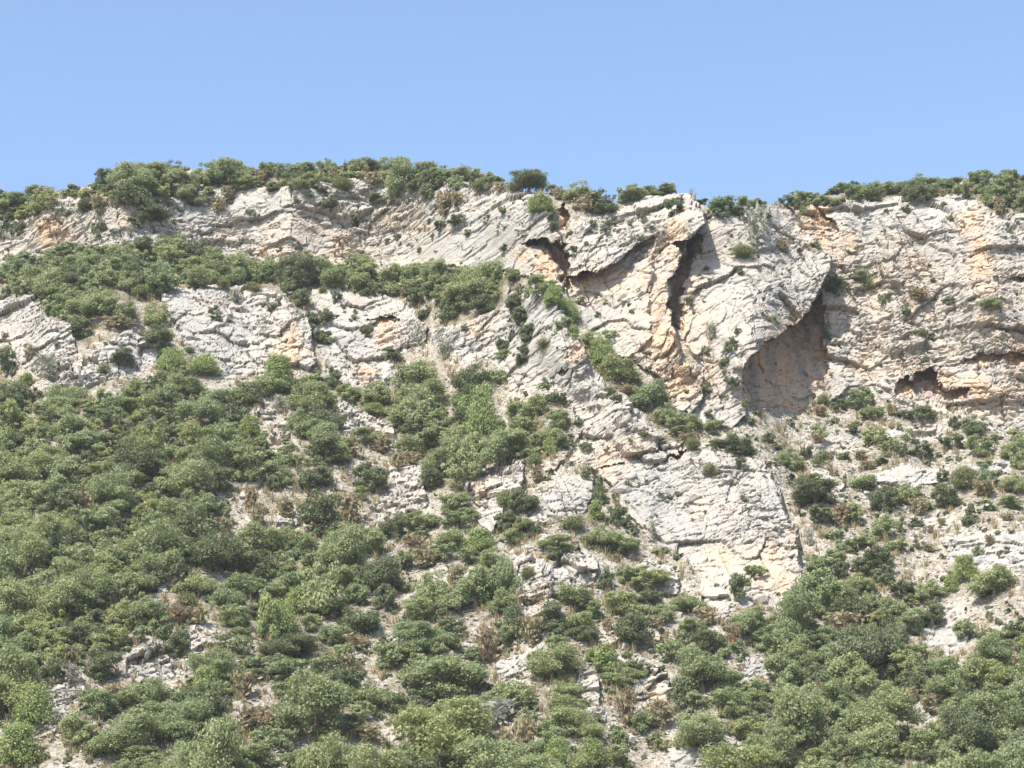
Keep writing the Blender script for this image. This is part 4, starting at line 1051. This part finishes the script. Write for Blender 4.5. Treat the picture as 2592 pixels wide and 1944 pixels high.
def dwarf():
    r = np.random.default_rng(92)
    parts = []
    lib = [crown(6000 + k, 7, 80, .24, 'round')[:2] for k in range(8)]
    pool_rock = np.argwhere(isrock & (CAVE == 0))
    spots = scatter(1700, lambda x, y: y > 1000) + scatter(420, lambda x, y: True, pool_rock)
    for (i, j) in spots:
        v, q = lib[r.integers(8)]
        w = r.uniform(.35, .95) if RID[i, j] < 0 else r.uniform(.25, .6)
        a = r.uniform(0, 6.283); c, s_ = math.cos(a), math.sin(a)
        vv = v @ np.array([[c, s_, 0], [-s_, c, 0], [0, 0, 1]]) * w
        parts.append((vv + np.array([Xd[i, j], Yd[i, j], Zd[i, j] - .1 * w]), q))
    v, q = merge(parts)
    link('dwarf_scrub', mesh_np('dwarf_scrub', v, q, LEAF['d']), kind='stuff', label='tiny dark green scrub plants scattered over rock and scree', category='scrub')


dwarf()


def stone_mesh(seed):
    me = chunk(seed, 9, M_STONE, 'stone')
    co = np.array([v.co[:] for v in me.vertices]) * np.array([1.1, 1, .7]); tr = np.array([p.vertices[:] for p in me.polygons])
    return me, co, tr


def stones():
    r = np.random.default_rng(93)
    lib = [stone_mesh(70 + k) for k in range(8)]
    for n, (i, j) in enumerate(scatter(280, lambda x, y: y > 980 and 0 < x < 2592)):
        me = lib[r.integers(8)][0]
        o = link('stone', me, hill)
        s = r.uniform(.38, 1.05)
        o.location = (Xd[i, j], Yd[i, j], Zd[i, j] + .05 * s); o.scale = (s, s * r.uniform(.7, 1.1), s * r.uniform(.7, 1.1)); o.rotation_euler = (r.uniform(-.4, .4), r.uniform(-.4, .4), r.uniform(0, 6.28))
    vs_, qs_, off = [], [], 0
    for (i, j) in scatter(26000, lambda x, y: y > 960):
        _, co, tr = lib[r.integers(8)]
        s = .12 + .42 * r.random() ** 2.6
        a = r.uniform(0, 6.283); c, s_ = math.cos(a), math.sin(a)
        vs_.append(co @ np.array([[c, s_, 0], [-s_, c, 0], [0, 0, 1]]) * s + np.array([Xd[i, j], Yd[i, j], Zd[i, j]])); qs_.append(tr + off); off += len(co)
    link('scree', mesh_np('scree', np.concatenate(vs_), np.concatenate(qs_), M_STONE), kind='stuff', label='loose pale limestone scree strewn over the slope', category='scree')


stones()


# ------------------------------------------------------------------ the air of a hot day
def haze():
    import bmesh
    top = float(max(V[:, 2].max(), 1)) + 14
    lo, hi = (-420, -60, -14), (420, 560, top)
    bm = bmesh.new(); bmesh.ops.create_cube(bm, size=1.0)
    for v in bm.verts:
        v.co = Vector([lo[i] if v.co[i] < 0 else hi[i] for i in range(3)])
    me = bpy.data.meshes.new('haze'); bm.to_mesh(me); bm.free()
    k = NT('haze_air')
    vol = k.n('ShaderNodeVolumePrincipled')
    vol.inputs['Color'].default_value = (.86, .92, 1, 1)
    vol.inputs['Density'].default_value = HAZE
    k.l(vol.outputs[0], k.out.inputs['Volume'])
    me.materials.append(k.m)
    link('haze', me, kind='stuff', label='thin pale summer haze in the air before the hillside', category='haze')


HAZE = 0.00013
haze()
